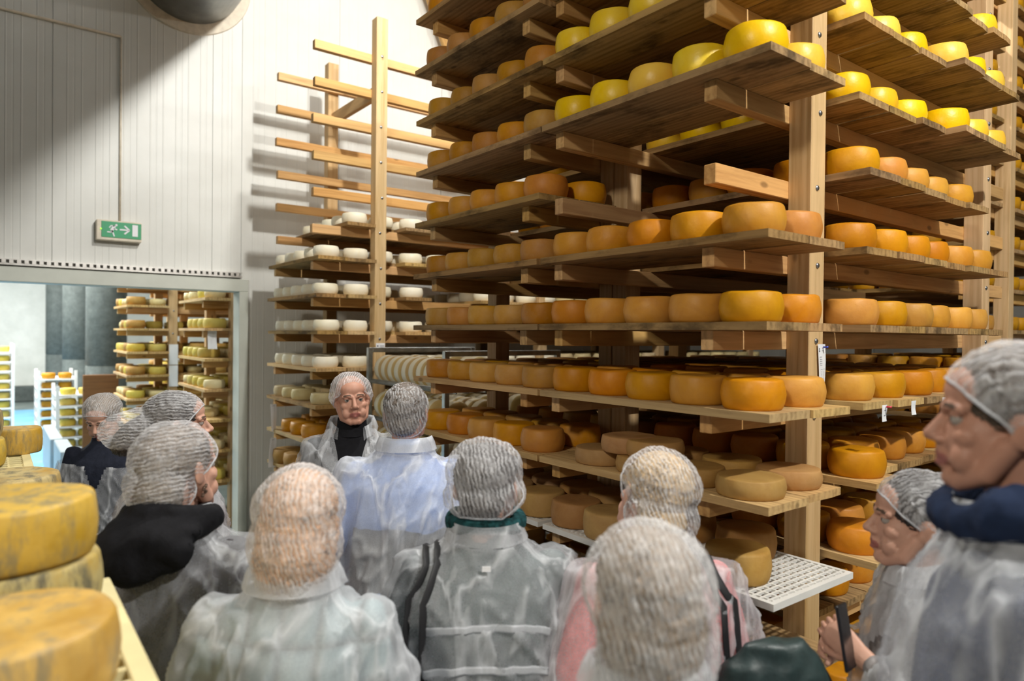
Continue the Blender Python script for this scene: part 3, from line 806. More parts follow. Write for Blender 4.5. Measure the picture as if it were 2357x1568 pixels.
LIMIT = {'orange_cheese': 295, 'yellow_cheese': 200, 'white_cheese': 200, 'flat_cheese': 40}
made = {}; rest = {}
for d, n_, main in shown:
    kind, x, y, z, key, grp, rot = CH[n_]; r, h, mt = KINDS[kind]; nm = KNAME[kind]
    far = (not isinstance(key, str)) and key[3] in (5, 6, 7)
    if main >= 1 and made.get(nm, 0) < LIMIT[nm]:
        made[nm] = made.get(nm, 0) + 1
        me = wheel_mesh(kind + '_far', r, h, M[mt], n_ % 3, 16) if far else wheel_mesh(kind, r, h, M[mt], n_ % 5, 28)
        o = ob(nm, me, None, (x, y, z), (0, 0, rnd.uniform(0, 6.28)))
        if rot: o.rotation_euler = (R(-90), 0, 0); o.location = (x, y, z)
        tag(o, make_label(kind, key), 'cheese', grp)
    else: rest.setdefault(mt, []).append(n_)
bm = bmesh.new(); mats = []
for mt, lst in rest.items():
    mats.append(M[mt])
    for n_ in lst:
        kind, x, y, z, key, grp, rot = CH[n_]; r, h, _ = KINDS[kind]; b0 = len(bm.verts)
        pr = [(0, 0.001), (r * 0.93, 0.001), (r, h * 0.5), (r * 0.94, h * 0.97), (r * 0.8, h), (0, h)]
        nb0 = set(bm.verts); lathe_bm(bm, pr, 14, len(mats) - 1)
        new = [v for v in bm.verts if v not in nb0]
        mt4 = Matrix.Translation((x, y, z)) @ (Matrix.Rotation(R(-90), 4, 'X') if rot else Matrix.Identity(4))
        for v in new: v.co = mt4 @ v.co
o = ob('remaining_cheese', mesh(bm, 'remaining_cheese', mats, True)); tag(o, 'many more cheese wheels deep in the shadowy racks', 'cheese', None, 'stuff')
print('made', made, 'rest', {k: len(v) for k, v in rest.items()})
# ================================================================ PEOPLE
def remesh(bm, voxel, smooth_it=4, factor=0.6):
    """fuse overlapping closed shapes into one continuous surface"""
    me = bpy.data.meshes.new('tmp'); bm.to_mesh(me); bm.free()
    o = bpy.data.objects.new('tmp', me); C.objects.link(o)
    m = o.modifiers.new('r', 'REMESH'); m.mode = 'VOXEL'; m.voxel_size = voxel; m.use_smooth_shade = True
    if smooth_it:
        m = o.modifiers.new('s', 'SMOOTH'); m.factor = factor; m.iterations = smooth_it
    dg = bpy.context.evaluated_depsgraph_get(); dg.update()
    r = bpy.data.meshes.new_from_object(o.evaluated_get(dg), depsgraph=dg)
    bpy.data.objects.remove(o); bpy.data.meshes.remove(me)
    for p in r.polygons: p.use_smooth = True
    return r

def ell(bm, c, r, rot=None, seg=20, ring=14):
    n = len(bm.verts)
    ret = bmesh.ops.create_uvsphere(bm, u_segments=seg, v_segments=ring, radius=1.0)
    mt = Matrix.Translation(c) @ (rot.to_4x4() if rot else Matrix.Identity(4)) @ Matrix.Diagonal((*r, 1))
    bmesh.ops.transform(bm, matrix=mt, verts=ret['verts'])

def cap(bm, pts, rads, seg=14):
    """tube with rounded ends through pts"""
    pts = [Vector(p) for p in pts]
    if not isinstance(rads, list): rads = [rads] * len(pts)
    P, Q = [], []
    def rr(r, k): return (r[0] * k, r[1] * k) if isinstance(r, tuple) else r * k
    def mx(r): return max(r) if isinstance(r, tuple) else r
    d0 = (pts[0] - pts[1]).normalized(); d1 = (pts[-1] - pts[-2]).normalized()
    for k, s_ in ((0.9, 0.25), (0.6, 0.72), (0.3, 0.93)): P.append(pts[0] + d0 * mx(rads[0]) * k * 0.8); Q.append(rr(rads[0], s_))
    P += pts; Q += rads
    for k, s_ in ((0.3, 0.93), (0.6, 0.72), (0.9, 0.25)): P.append(pts[-1] + d1 * mx(rads[-1]) * k * 0.8); Q.append(rr(rads[-1], s_))
    tube_bm(bm, P, Q, seg)

def loft(bm, secs, seg=36, pw=2.3):
    """closed body from (z, cx, cy, rx, ry) sections, superelliptic"""
    rings = []
    for z, cx, cy, rx, ry in secs:
        ring = []
        for k in range(seg):
            a = 2 * math.pi * k / seg; ca, sa = math.cos(a), math.sin(a)
            ring.append(bm.verts.new((cx + rx * abs(ca) ** (2 / pw) * (1 if ca > 0 else -1), cy + ry * abs(sa) ** (2 / pw) * (1 if sa > 0 else -1), z)))
        rings.append(ring)
    for a, b in zip(rings, rings[1:]):
        for k in range(seg): bm.faces.new((a[k], a[(k + 1) % seg], b[(k + 1) % seg], b[k]))
    bm.faces.new(rings[0][::-1]); bm.faces.new(rings[-1])

# ---- head, neutral, facing +Y, origin between the ears at eye height
def head_bm():
    bm = bmesh.new()
    ell(bm, (0, -0.018, 0.032), (0.075, 0.094, 0.082)); ell(bm, (0, 0.030, -0.030), (0.060, 0.057, 0.078))
    ell(bm, (0, 0.045, 0.045), (0.058, 0.045, 0.045))
    for s_ in (-1, 1):
        cap(bm, [(s_ * 0.060, 0.004, -0.035), (s_ * 0.050, 0.030, -0.083), (s_ * 0.016, 0.064, -0.104)], [0.019, 0.019, 0.017])
        ell(bm, (s_ * 0.041, 0.056, -0.026), (0.021, 0.020, 0.019))
        cap(bm, [(s_ * 0.048, 0.066, 0.016), (s_ * 0.026, 0.082, 0.021), (s_ * 0.008, 0.085, 0.014)], [0.009, 0.010, 0.009])
        ell(bm, (s_ * 0.0125, 0.091, -0.038), (0.008, 0.011, 0.007))
        ell(bm, (s_ * 0.0795, -0.012, -0.006), (0.0085, 0.019, 0.032), Matrix.Rotation(s_ * 0.35, 3, 'Z') @ Matrix.Rotation(-0.15, 3, 'X'))
        ell(bm, (s_ * 0.074, -0.002, -0.020), (0.010, 0.010, 0.016))
        ell(bm, (s_ * 0.036, 0.058, -0.062), (0.022, 0.022, 0.026))
    ell(bm, (0, 0.068, -0.101), (0.022, 0.019, 0.018))
    cap(bm, [(0, 0.080, 0.010), (0, 0.094, -0.012), (0, 0.106, -0.033)], [0.0085, 0.0095, 0.0125])
    cap(bm, [(0, 0.080, -0.030), (0, 0.084, -0.060), (0, 0.078, -0.082)], [0.014, 0.014, 0.012])
    cap(bm, [(-0.023, 0.078, -0.0655), (-0.008, 0.0915, -0.0615), (0.008, 0.0915, -0.0615), (0.023, 0.078, -0.0655)], [0.004, 0.0062, 0.0062, 0.004])
    cap(bm, [(-0.020, 0.078, -0.0725), (0, 0.0905, -0.0765), (0.020, 0.078, -0.0725)], [0.004, 0.0075, 0.004])
    cap(bm, [(0, -0.018, -0.02), (0, -0.030, -0.10), (0, -0.040, -0.23)], [(0.052, 0.058), (0.054, 0.056), (0.060, 0.062)])
    return bm
HEAD = remesh(head_bm(), 0.0036, 5, 0.5)

def hand_bm(curl=0.6):
    """right hand, wrist at origin, fingers towards -Z, palm facing -X, thumb towards +Y"""
    bm = bmesh.new()
    cap(bm, [(0, 0, 0.03), (0, 0.0, -0.01)], [(0.019, 0.027), (0.017, 0.028)])
    cap(bm, [(0, 0.002, -0.02), (-0.002, 0.003, -0.055), (-0.004, 0.002, -0.085)], [(0.014, 0.032), (0.014, 0.039), (0.012, 0.040)])
    for i, (y, L, r) in enumerate(((0.030, 0.068, 0.0085), (0.010, 0.076, 0.0088), (-0.010, 0.070, 0.0083), (-0.029, 0.055, 0.0073))):
        p = Vector((-0.004, y, -0.085)); pts = [p + Vector((0.0, 0, 0.02)), p]; a = 0.15
        for f in (0.45, 0.32, 0.23):
            a += curl * (0.9 if f != 0.45 else 0.6); p = p + Vector((-math.sin(a), 0, -math.cos(a))) * L * f; pts.append(p)
        cap(bm, pts, [r, r, r * 0.97, r * 0.92, r * 0.82], 10)
    cap(bm, [(-0.004, 0.020, -0.020), (-0.012, 0.045, -0.045), (-0.024, 0.055, -0.068), (-0.036, 0.054, -0.086)], [0.014, 0.012, 0.0105, 0.0085], 10)
    return bm
HAND = remesh(hand_bm(0.55), 0.0034, 2, 0.4)
HAND_GRIP = remesh(hand_bm(0.95), 0.0034, 2, 0.4)

def append_mesh(bm, me, mt, mi=None, flip=False):
    b = len(bm.verts)
    vs = [bm.verts.new(mt @ v.co) for v in me.vertices]
    for p in me.polygons:
        ids = [vs[i] for i in p.vertices]
        f = bm.faces.new(ids[::-1] if flip else ids); f.smooth = True
        f.material_index = p.material_index if mi is None else mi(p) if callable(mi) else mi

# ---- cloth, skin, net materials
def skin_mat(name, col):
    s = NT(name); v = s.coord(rnd=False)
    c = s.ramp(s.noise(v, 18, 4), [(0.3, tuple(x * 0.86 for x in col)), (0.7, col)]).outputs[0]
    s.b.inputs['Subsurface Weight'].default_value = 0.12; s.b.inputs['Subsurface Radius'].default_value = (0.012, 0.005, 0.003); s.b.inputs['Subsurface Scale'].default_value = 0.6
    s.bump(s.noise(v, 180, 3), 0.12, 0.001)
    return s.set(0.5, 0, c, 0.35)
M['skin'] = skin_mat('skin', (0.52, 0.27, 0.19)); M['skin_pale'] = skin_mat('pale_skin', (0.60, 0.34, 0.25))
M['lips'] = plain('lips', (0.34, 0.12, 0.10), 0.45, 0, 60, 0.1); M['brow'] = plain('eyebrow_hair', (0.10, 0.06, 0.04), 0.8, 0, 200, 0.3)
M['eye_white'] = plain('eye_white', (0.36, 0.32, 0.29), 0.2, 0, 10, 0.02, 0); M['iris'] = plain('iris', (0.03, 0.025, 0.02), 0.15, 0, 10, 0.1, 0)
def hair_mat(name, col):
    s = NT(name); v = s.coord((6, 6, 1), rnd=False)
    c = s.ramp(s.noise(v, 22, 5, 0.6), [(0.3, tuple(x * 0.45 for x in col)), (0.7, tuple(min(1, x * 1.3) for x in col))]).outputs[0]
    s.bump(s.noise(v, 40, 4), 0.6, 0.004); return s.set(0.45, 0, c)
def cloth(name, col, rough=0.9, sc=40, amt=0.2, grid=None):
    s = NT(name); v = s.coord((1, 1, 1), rnd=False)
    f = s.noise(v, sc, 5, 0.6)
    c = s.ramp(f, [(0.3, tuple(x * (1 - amt) for x in col)), (0.7, tuple(min(1, x * (1 + amt)) for x in col))]).outputs[0]
    h = s.noise(v, 7, 5, 0.6, 0.5)
    s.bump(s.math('ADD', s.math('MULTIPLY', f, 0.15), h), 0.5, 0.02)
    return s.set(rough, 0, c, 0.2)

def quilt(name, col):
    s = NT(name); tc = s.n('ShaderNodeTexCoord'); sx = s.n('ShaderNodeSeparateXYZ'); s.l(tc.outputs['Object'], sx.inputs[0])
    g = []
    for o_, per in ((sx.outputs[0], 0.085), (sx.outputs[2], 0.095)):
        t = s.math('ABSOLUTE', s.math('SUBTRACT', s.math('FRACT', s.math('DIVIDE', o_, per)), 0.5)); g.append(s.math('POWER', s.math('MULTIPLY', t, 2.0), 5.0))
    m = s.math('MAXIMUM', g[0], g[1]); c = s.mix(m, col, tuple(x * 0.45 for x in col))
    s.bump(s.math('SUBTRACT', 1.0, m), 0.8, 0.02); return s.set(0.7, 0, c, 0.3)

def sheer(name, opaque=0.55, col=(0.71, 0.73, 0.77), fold=(9, 1.0), ribs=None, bump=0.5, contrast=0.35, rib_dir='X'):
    """thin nonwoven sheet: part of the light passes straight through, folds lie double and hide more"""
    s = NT(name); v = s.coord((1, 1, 1), rnd=False)
    f1 = s.noise(s.coord((1, 1, 0.16), rnd=False, rot=(0.25, 0.62, 0.3)), fold[0] * 0.85, 3, 0.5, 0.4)
    ridge = s.math('SUBTRACT', 1.0, s.math('MULTIPLY', s.math('ABSOLUTE', s.math('SUBTRACT', f1, 0.5)), 17.0))
    ridge = s.math('MAXIMUM', ridge, 0.0)
    f2 = s.noise(v, fold[0] * 0.35, 3, 0.5)
    fib = s.noise(s.coord((1, 1, 1), rnd=False), 170, 3, 0.7)
    h = s.math('ADD', s.math('MULTIPLY', ridge, 0.35), s.math('MULTIPLY', f1, 1.0))
    a = s.math('ADD', opaque, s.math('MULTIPLY', s.math('SUBTRACT', f2, 0.5), contrast * 0.7))
    a = s.math('ADD', a, s.math('MULTIPLY', ridge, contrast * 0.9))
    a = s.math('ADD', a, s.math('MULTIPLY', s.math('SUBTRACT', fib, 0.5), 0.22))
    if ribs:
        wv = s.n('ShaderNodeTexWave'); wv.wave_type = 'BANDS'; wv.bands_direction = rib_dir
        wv.inputs['Scale'].default_value = ribs; wv.inputs['Distortion'].default_value = 5.0; wv.inputs['Detail'].default_value = 2.0
        wv.inputs['Detail Scale'].default_value = 1.6; wv.inputs['Detail Roughness'].default_value = 0.6
        s.l(s.coord((1, 1, 1), rnd=False, rot=(0.15, 0.25, 0.1)), wv.inputs['Vector'])
        brk = s.ramp(s.noise(v, 26, 4, 0.6), [(0.35, (0.15, 0.15, 0.15)), (0.65, (1, 1, 1))]).outputs[0]
        a = s.math('ADD', a, s.math('MULTIPLY', s.math('MULTIPLY', s.math('SUBTRACT', wv.outputs['Fac'], 0.40), 0.50), brk))
        h = s.math('ADD', s.math('MULTIPLY', s.math('MULTIPLY', wv.outputs['Fac'], brk), 0.35), s.math('MULTIPLY', h, 0.6))
    a = s.math('MINIMUM', s.math('MAXIMUM', a, 0.06), 0.97)
    bp = s.n('ShaderNodeBump'); bp.inputs['Strength'].default_value = bump; bp.inputs['Distance'].default_value = 0.012; s.l(h, bp.inputs['Height'])
    di = s.n('ShaderNodeBsdfDiffuse'); di.inputs['Color'].default_value = (*col, 1); s.l(bp.outputs[0], di.inputs['Normal'])
    tl = s.n('ShaderNodeBsdfTranslucent'); tl.inputs['Color'].default_value = (*col, 1); s.l(bp.outputs[0], tl.inputs['Normal'])
    gl = s.n('ShaderNodeBsdfGlossy'); gl.inputs['Roughness'].default_value = 0.45; gl.inputs['Color'].default_value = (1, 1, 1, 1); s.l(bp.outputs[0], gl.inputs['Normal'])
    m1 = s.n('ShaderNodeMixShader'); m1.inputs[0].default_value = 0.28; s.l(di.outputs[0], m1.inputs[1]); s.l(tl.outputs[0], m1.inputs[2])
    m2 = s.n('ShaderNodeMixShader'); m2.inputs[0].default_value = 0.05; s.l(m1.outputs[0], m2.inputs[1]); s.l(gl.outputs[0], m2.inputs[2])
    tr = s.n('ShaderNodeBsdfTransparent')
    m3 = s.n('ShaderNodeMixShader'); s.l(a, m3.inputs[0]); s.l(tr.outputs[0], m3.inputs[1]); s.l(m2.outputs[0], m3.inputs[2])
    s.l(m3.outputs[0], s.out.inputs['Surface']); s.t.nodes.remove(s.b)
    return s.m
M['coat'] = sheer('sheer_white_coat', 0.31, contrast=0.42)
M['coat_thick'] = sheer('white_coat_denser', 0.52, contrast=0.36)
M['net'] = sheer('pleated_hair_net', 0.28, (0.84, 0.84, 0.87), (16, 1), ribs=27, bump=0.7, contrast=0.12, rib_dir='X')
M['net_y'] = sheer('pleated_hair_net_crosswise', 0.28, (0.84, 0.84, 0.87), (16, 1), ribs=27, bump=0.7, contrast=0.12, rib_dir='Z')
M['net_thick'] = sheer('dense_hair_net', 0.32, (0.86, 0.86, 0.88), (20, 1), ribs=30, bump=0.6, contrast=0.15)
M['elastic'] = plain('white_elastic', (0.80, 0.80, 0.82), 0.8, 0, 60, 0.05)
M['black_cloth'] = cloth('black_cloth', (0.008, 0.008, 0.010)); M['navy_cloth'] = cloth('navy_cloth', (0.012, 0.022, 0.055))
M['dark_trousers'] = cloth('dark_trousers', (0.025, 0.025, 0.03)); M['jeans'] = cloth('blue_jeans', (0.05, 0.07, 0.12))
M['shoe'] = plain('dark_shoe_leather', (0.03, 0.028, 0.027), 0.5)
M['strap'] = plain('black_webbing', (0.012, 0.012, 0.014), 0.6, 0, 120, 0.2)
M['bag_green'] = plain('dark_green_bag_fabric', (0.022, 0.040, 0.040), 0.45, 0, 50, 0.2, 0.3)
M['zip'] = plain('zip_metal', (0.65, 0.64, 0.55), 0.3, 0.8)
M['phone'] = plain('black_phone', (0.01, 0.01, 0.012), 0.2)

def Rz(a): return Matrix.Rotation(R(a), 4, 'Z')
def person(name_label, x, d, facing, H, head=(0, 0, 0), net='round', net_mat='net', hair=(0.1, 0.06, 0.04), cover=0.6, under=(0.2, 0.2, 0.2), legs='dark_trousers',
           coat='coat', bulk=1.0, lean=0.0, arms=None, front_open=False, skin='skin', seed=1, shoulder_up=0.0, under_mat=None, neck_fwd=0.0, coat_col=None, slack=1.0, face=True, head_dx=0.0, collar=1.0, coat_top=9.0):
    """head = (yaw, pitch, roll) in degrees relative to the chest; arms = [(shoulder, elbow, wrist) ...] for the two sides or None"""
    rnd = random.Random(seed); S = H / 1.70
    root = empty('person', W(x, d), R(-(YAW + facing)), name_label, 'person', 'visitors in white coats and hair nets')
    b = bulk
    # ---------- joints
    la = math.sin(R(lean))
    def lz(z): return la * max(0, z - 0.9)            # forward lean above the hip
    sh_z = 1.368 + shoulder_up
    if arms is None: arms = [None, None]
    A = []
    for sgn_, a in zip((-1, 1), arms):
        if a is None: a = ((sgn_ * 0.166 * b, 0, sh_z), (sgn_ * 0.238 * b, -0.02, 1.10), (sgn_ * 0.215 * b, 0.14, 0.90))
        A.append([Vector(p) + Vector((0, lz(p[2]), 0)) for p in a])
    # ---------- body: one mesh: trunk + legs + arms, head and hands
    bm = bmesh.new()
    secs = [(0.84, 0.15, 0.10), (0.93, 0.165, 0.115), (1.05, 0.140, 0.10), (1.20, 0.155, 0.11), (1.31, 0.155, 0.095), (1.37, 0.110, 0.068), (1.42, 0.062, 0.058)]
    loft(bm, [(z, 0, lz(z), rx * b, ry * b) for z, rx, ry in secs], 24)
    for s_ in (-1, 1):
        cap(bm, [(s_ * 0.085, 0, 0.90), (s_ * 0.095, 0.01, 0.50), (s_ * 0.10, -0.01, 0.10)], [0.085, 0.055, 0.036])
        cap(bm, [(s_ * 0.10, -0.03, 0.045), (s_ * 0.105, 0.12, 0.03)], [0.036, 0.03])
    for (p, q, r_) in A: cap(bm, [p - Vector((0, 0, 0.012)), q, r_], [0.036, 0.034, 0.027])
    trunk = remesh(bm, 0.02, 2)
    bm = bmesh.new(); append_mesh(bm, trunk, Matrix.Identity(4), 0)
    hz = 1.585; hc = Vector((head_dx, lz(1.5) + 0.03 + neck_fwd, hz))
    HM = Matrix.Translation(hc) @ Rz(-head[0]) @ Matrix.Rotation(R(head[1]), 4, 'X') @ Matrix.Rotation(R(head[2]), 4, 'Y')
    hs = 1.0 / S * 1.0
    def fmat(p):
        c_ = p.center
        if abs(c_.x) < 0.023 and c_.y > 0.0805 and -0.083 < c_.z < -0.0575 and abs(c_.z + 0.069) < 0.0115 * (1 - (c_.x / 0.03) ** 2) + 0.001: return 1
        if 0.014 < abs(c_.x) < 0.048 and c_.y > 0.055 and abs(c_.z - (0.0225 - 0.25 * (abs(c_.x) - 0.028) ** 2 * 30)) < 0.0038: return 2
        return 0
    append_mesh(bm, HEAD, HM @ Matrix.Scale(hs, 4), fmat)
    for i, (p, q, r_) in enumerate(A):
        d_ = (r_ - q).normalized(); z_ = -d_
        pal = Vector((-1 if i == 1 else 1, 0, 0)); pal = (pal - z_ * pal.dot(z_)).normalized()
        x_ = -pal if i == 1 else pal
        x_ = -pal
        y_ = z_.cross(x_)
        mt = Matrix((x_, y_, z_)).transposed().to_4x4(); 
        if i == 0: mt = Matrix((x_, y_, z_)).transposed().to_4x4() @ Matrix.Diagonal((1, -1, 1, 1))
        mt = Matrix.Translation(r_ + d_ * 0.03) @ mt
        if mt.to_3x3() @ Vector((0, 1, 0)) != Vector():
            if (mt.to_3x3() @ Vector((0, 1, 0))).y < 0: mt = mt @ Matrix.Diagonal((1, -1, 1, 1))
        append_mesh(bm, HAND, mt, 0, flip=mt.determinant() < 0)
    sk = M[skin]; body = mesh(bm, 'body', [sk, M['lips'], M['brow']]); ob('body', body, root).scale = (S, S, S)
    def add(nm, me, **k):
        o = ob(nm, me, root); o.scale = (S, S, S)
        if k.get('label'): o['label'] = k['label']
        return o
    if face:
        for s_ in (-1, 1):
            bm = bmesh.new(); bmesh.ops.create_uvsphere(bm, u_segments=16, v_segments=12, radius=0.0118)
            bmesh.ops.rotate(bm, verts=bm.verts[:], matrix=Matrix.Rotation(R(-90), 3, 'X'))
            for f in bm.faces:
                if f.calc_center_median().y > 0.0098: f.material_index = 1
            bmesh.ops.transform(bm, matrix=HM @ Matrix.Scale(hs, 4) @ Matrix.Translation((s_ * 0.0305, 0.0700, 0.0005)), verts=bm.verts[:])
            add('eye', mesh(bm, 'eye', [M['eye_white'], M['iris']], True))
            bm = bmesh.new(); ell(bm, (0, 0, 0), (0.0150, 0.0126, 0.0062))
            bmesh.ops.transform(bm, matrix=HM @ Matrix.Scale(hs, 4) @ Matrix.Translation((s_ * 0.0305, 0.0705, 0.0082)), verts=bm.verts[:])
            add('eyelid', mesh(bm, 'eyelid', sk, True))
    # ---------- hair and net
    HS = HM @ Matrix.Scale(hs, 4)
    if hair is not None:
        hm = hair_mat('hair', hair)
        bm = bmesh.new()
        ell(bm, (0, -0.024, 0.042), (0.0835, 0.101, 0.082)); ell(bm, (0, -0.062, -0.015), (0.062, 0.050, 0.065))
        if net in ('round', 'bald'): pass
        if net == 'bun': ell(bm, (0, -0.125, -0.01), (0.055, 0.05, 0.055))
        if net == 'low': ell(bm, (0, -0.08, -0.055), (0.07, 0.05, 0.06))
        if net == 'long': ell(bm, (0.0, -0.13, -0.02), (0.06, 0.11, 0.06), Matrix.Rotation(0.5, 3, 'X'))
        if net == 'drop': ell(bm, (0, -0.035, -0.015), (0.090, 0.098, 0.10)); ell(bm, (0, -0.06, -0.05), (0.088, 0.08, 0.095)); ell(bm, (0, -0.065, -0.09), (0.074, 0.06, 0.06))
        if net == 'tallback': ell(bm, (0, -0.05, -0.03), (0.088, 0.08, 0.10))
        hb = remesh(bm, 0.006, 3)
        for v in hb.vertices: v.co = HS @ (v.co + v.normal * 0.006 if v.co.z > -0.02 or v.co.y < -0.03 else v.co)
        hb.materials.clear(); hb.materials.append(hm)
        add('hair', hb)
    NETS = {
     'round': [((0, -0.022, 0.040), (0.095, 0.112, 0.090)), ((0, -0.055, -0.008), (0.080, 0.070, 0.070))],
     'bald': [((0, -0.020, 0.036), (0.088, 0.106, 0.089)), ((0, -0.050, -0.010), (0.084, 0.068, 0.085))],
     'guide': [((0, -0.030, 0.052), (0.093, 0.104, 0.080)), ((-0.05, -0.03, 0.015), (0.05, 0.07, 0.05)), ((0.05, -0.03, 0.015), (0.05, 0.07, 0.05))],
     'bun': [((0, -0.022, 0.044), (0.100, 0.115, 0.096)), ((0, -0.105, -0.005), (0.085, 0.080, 0.085))],
     'low': [((0, -0.024, 0.040), (0.100, 0.116, 0.095)), ((0, -0.070, -0.030), (0.098, 0.085, 0.078))],
     'beret': [((0, -0.030, 0.050), (0.104, 0.118, 0.088)), ((0.0, -0.060, -0.012), (0.108, 0.090, 0.062)), ((0.055, -0.05, 0.00), (0.06, 0.075, 0.05))],
     'long': [((0, -0.018, 0.040), (0.092, 0.110, 0.088)), ((0, -0.125, -0.005), (0.082, 0.14, 0.080))],
     'drop': [((0, -0.022, 0.038), (0.098, 0.116, 0.098)), ((0, -0.055, -0.030), (0.099, 0.095, 0.10)), ((0, -0.070, -0.085), (0.084, 0.074, 0.075))],
     'tallback': [((0, -0.030, 0.030), (0.105, 0.125, 0.110)), ((0, -0.070, -0.055), (0.100, 0.085, 0.115))],
     'swept': [((0, -0.022, 0.042), (0.095, 0.112, 0.090)), ((0, -0.10, 0.000), (0.085, 0.090, 0.075))],
    }
    bm = bmesh.new()
    for c_, r_ in NETS[net]: ell(bm, c_, r_, None, 28, 20)
    nb = remesh(bm, 0.005, 6)
    bm = bmesh.new(); bm.from_mesh(nb)
    # cut away what would cover the face and the inside of the neck opening
    zlow = min(v.co.z for v in bm.verts)
    dele = []
    for f in bm.faces:
        c_ = f.calc_center_median()
        y_ = c_.y; zb = zlow + 0.012                      # rim: nape, rising behind the ear to the hairline
        if y_ < -0.060: edge = zb
        elif y_ < -0.015: edge = zb + (max(zb, -0.022) - zb) * (y_ + 0.060) / 0.045
        elif y_ < 0.085: edge = max(zb, -0.022) + (0.066 + 0.022) * (y_ + 0.015) / 0.100 * (1.0 if zb < 0 else 1)
        else: edge = 0.066
        if c_.z < edge: dele.append(f)
    bmesh.ops.delete(bm, geom=dele, context='FACES')
    bmesh.ops.delete(bm, geom=[v for v in bm.verts if not v.link_faces], context='VERTS')
    off = Vector((seed * 3.7, 1, 2))
    for v in bm.verts:
        n_ = v.normal; p = v.co
        a_ = math.atan2(p.x, -p.y)
        k = 0.0009 * math.sin(a_ * 60 + 9 * noise.noise(p * 14 + off)) + 0.0065 * noise.noise(p * 15 + off) + 0.0040 * (1 - 2 * abs(noise.noise(p * 34 + off))) + 0.0016 * noise.noise(p * 80 + off)
        v.co = p + n_ * k
    # elastic rim: thick white edge tube
    be = [e for e in bm.edges if len(e.link_faces) == 1]
    bm2 = bmesh.new()
    nxt = {}
    for e in be:
        for u_, v_ in ((e.verts[0], e.verts[1]), (e.verts[1], e.verts[0])): nxt.setdefault(u_.index, []).append(v_)
    bm.verts.ensure_lookup_table(); bm.verts.index_update()
    nxt = {}
    for e in be:
        a_, b_ = e.verts; nxt.setdefault(a_, []).append(b_); nxt.setdefault(b_, []).append(a_)
    seen = set(); best = []
    for st_ in nxt:
        if st_ in seen: continue
        loop = [st_]; seen.add(st_); cur = st_
        while True:
            cand = [q for q in nxt[cur] if q not in seen]
            if not cand: break
            cur = cand[0]; seen.add(cur); loop.append(cur)
        if len(loop) > len(best): best = loop
    pts = [p.co.copy() for p in best][::3]
    sm = [(pts[i - 1] + pts[i] * 2 + pts[(i + 1) % len(pts)]) / 4 for i in range(len(pts))]
    if len(sm) > 8:
        tube_bm(bm2, sm + [sm[0]], 0.0026, 7, cap=False)
    for v in bm.verts: v.co = HS @ v.co
    bmesh.ops.transform(bm2, matrix=HS, verts=bm2.verts[:])
    net_me = mesh(bm, 'hair_net', M[net_mat], True)
    add('hair_net', net_me)
    add('elastic_edge', mesh(bm2, 'elastic_edge', M['coat_thick'], True))
    # ---------- clothes underneath
    bm = bmesh.new()
    secs = [(0.80, 0.175, 0.13), (0.93, 0.190, 0.140), (1.05, 0.172, 0.130), (1.20, 0.185, 0.135), (1.31, 0.176, 0.116), (1.375, 0.138, 0.085), (1.425, 0.080, 0.073)]
    loft(bm, [(z, 0, lz(z), rx * b, ry * b) for z, rx, ry in secs], 30)
    for (p, q, r_) in A: cap(bm, [p, q, r_], [0.052, 0.052, 0.040])
    cap(bm, [(0, lz(1.42), 1.42), (0, lz(1.5) * 1.0 + neck_fwd * 0.5 + 0.0, 1.452)], [0.078, 0.072])
    um = remesh(bm, 0.016, 3)
    off = Vector((seed, 5, 9))
    for v in um.vertices: v.co += v.normal * (0.010 * noise.noise(v.co * 6 + off) + 0.004 * noise.noise(v.co * 18 + off))
    um.materials.clear(); um.materials.append(under_mat or cloth('garment', under)); add('garment', um)
    bm = bmesh.new()
    loft(bm, [(0.78, 0, 0, 0.17 * b, 0.125 * b), (0.95, 0, lz(.95), 0.175 * b, 0.13 * b)], 24)
    for s_ in (-1, 1): cap(bm, [(s_ * 0.085, 0, 0.85), (s_ * 0.095, 0.01, 0.50), (s_ * 0.10, -0.01, 0.09)], [0.10, 0.08, 0.062])
    tm = remesh(bm, 0.02, 2); tm.materials.clear(); tm.materials.append(M[legs]); add('trousers', tm)
    for s_ in (-1, 1):
        bm = bmesh.new(); cap(bm, [(s_ * 0.10, -0.045, 0.047), (s_ * 0.105, 0.05, 0.045), (s_ * 0.11, 0.15, 0.032)], [0.044, 0.042, 0.031])
        for v in bm.verts: v.co.z = max(v.co.z, 0.001)
        add('shoe', mesh(bm, 'shoe', M['shoe'], True))
    # ---------- the coat: one thin sheet with folds
    bm = bmesh.new(); w_ = slack
    secs = [(0.50, 0.255, 0.20), (0.70, 0.250, 0.19), (0.92, 0.238, 0.178), (1.06, 0.222, 0.165), (1.20, 0.222, 0.165), (1.31, 0.215, 0.143), (1.375, 0.178, 0.112), (1.42, 0.118, 0.092), (1.445, 0.094, 0.088)]
    loft(bm, [(z, 0, lz(z), rx * b * (1 + (w_ - 1) * (z < 1.3)), ry * b * (1 + (w_ - 1) * (z < 1.3))) for z, rx, ry in secs], 40)
    for (p, q, r_) in A:
        p2 = Vector((p.x * 1.02, p.y, p.z - 0.012))
        cap(bm, [p2, p2.lerp(q, .5), q, q.lerp(r_, 0.55), r_.lerp(q, 0.06)], [0.070 * b, 0.076 * b, 0.073 * b, 0.066, 0.050])
    cmesh = remesh(bm, 0.0105, 5)
    bm = bmesh.new(); bm.from_mesh(cmesh)
    dele = []
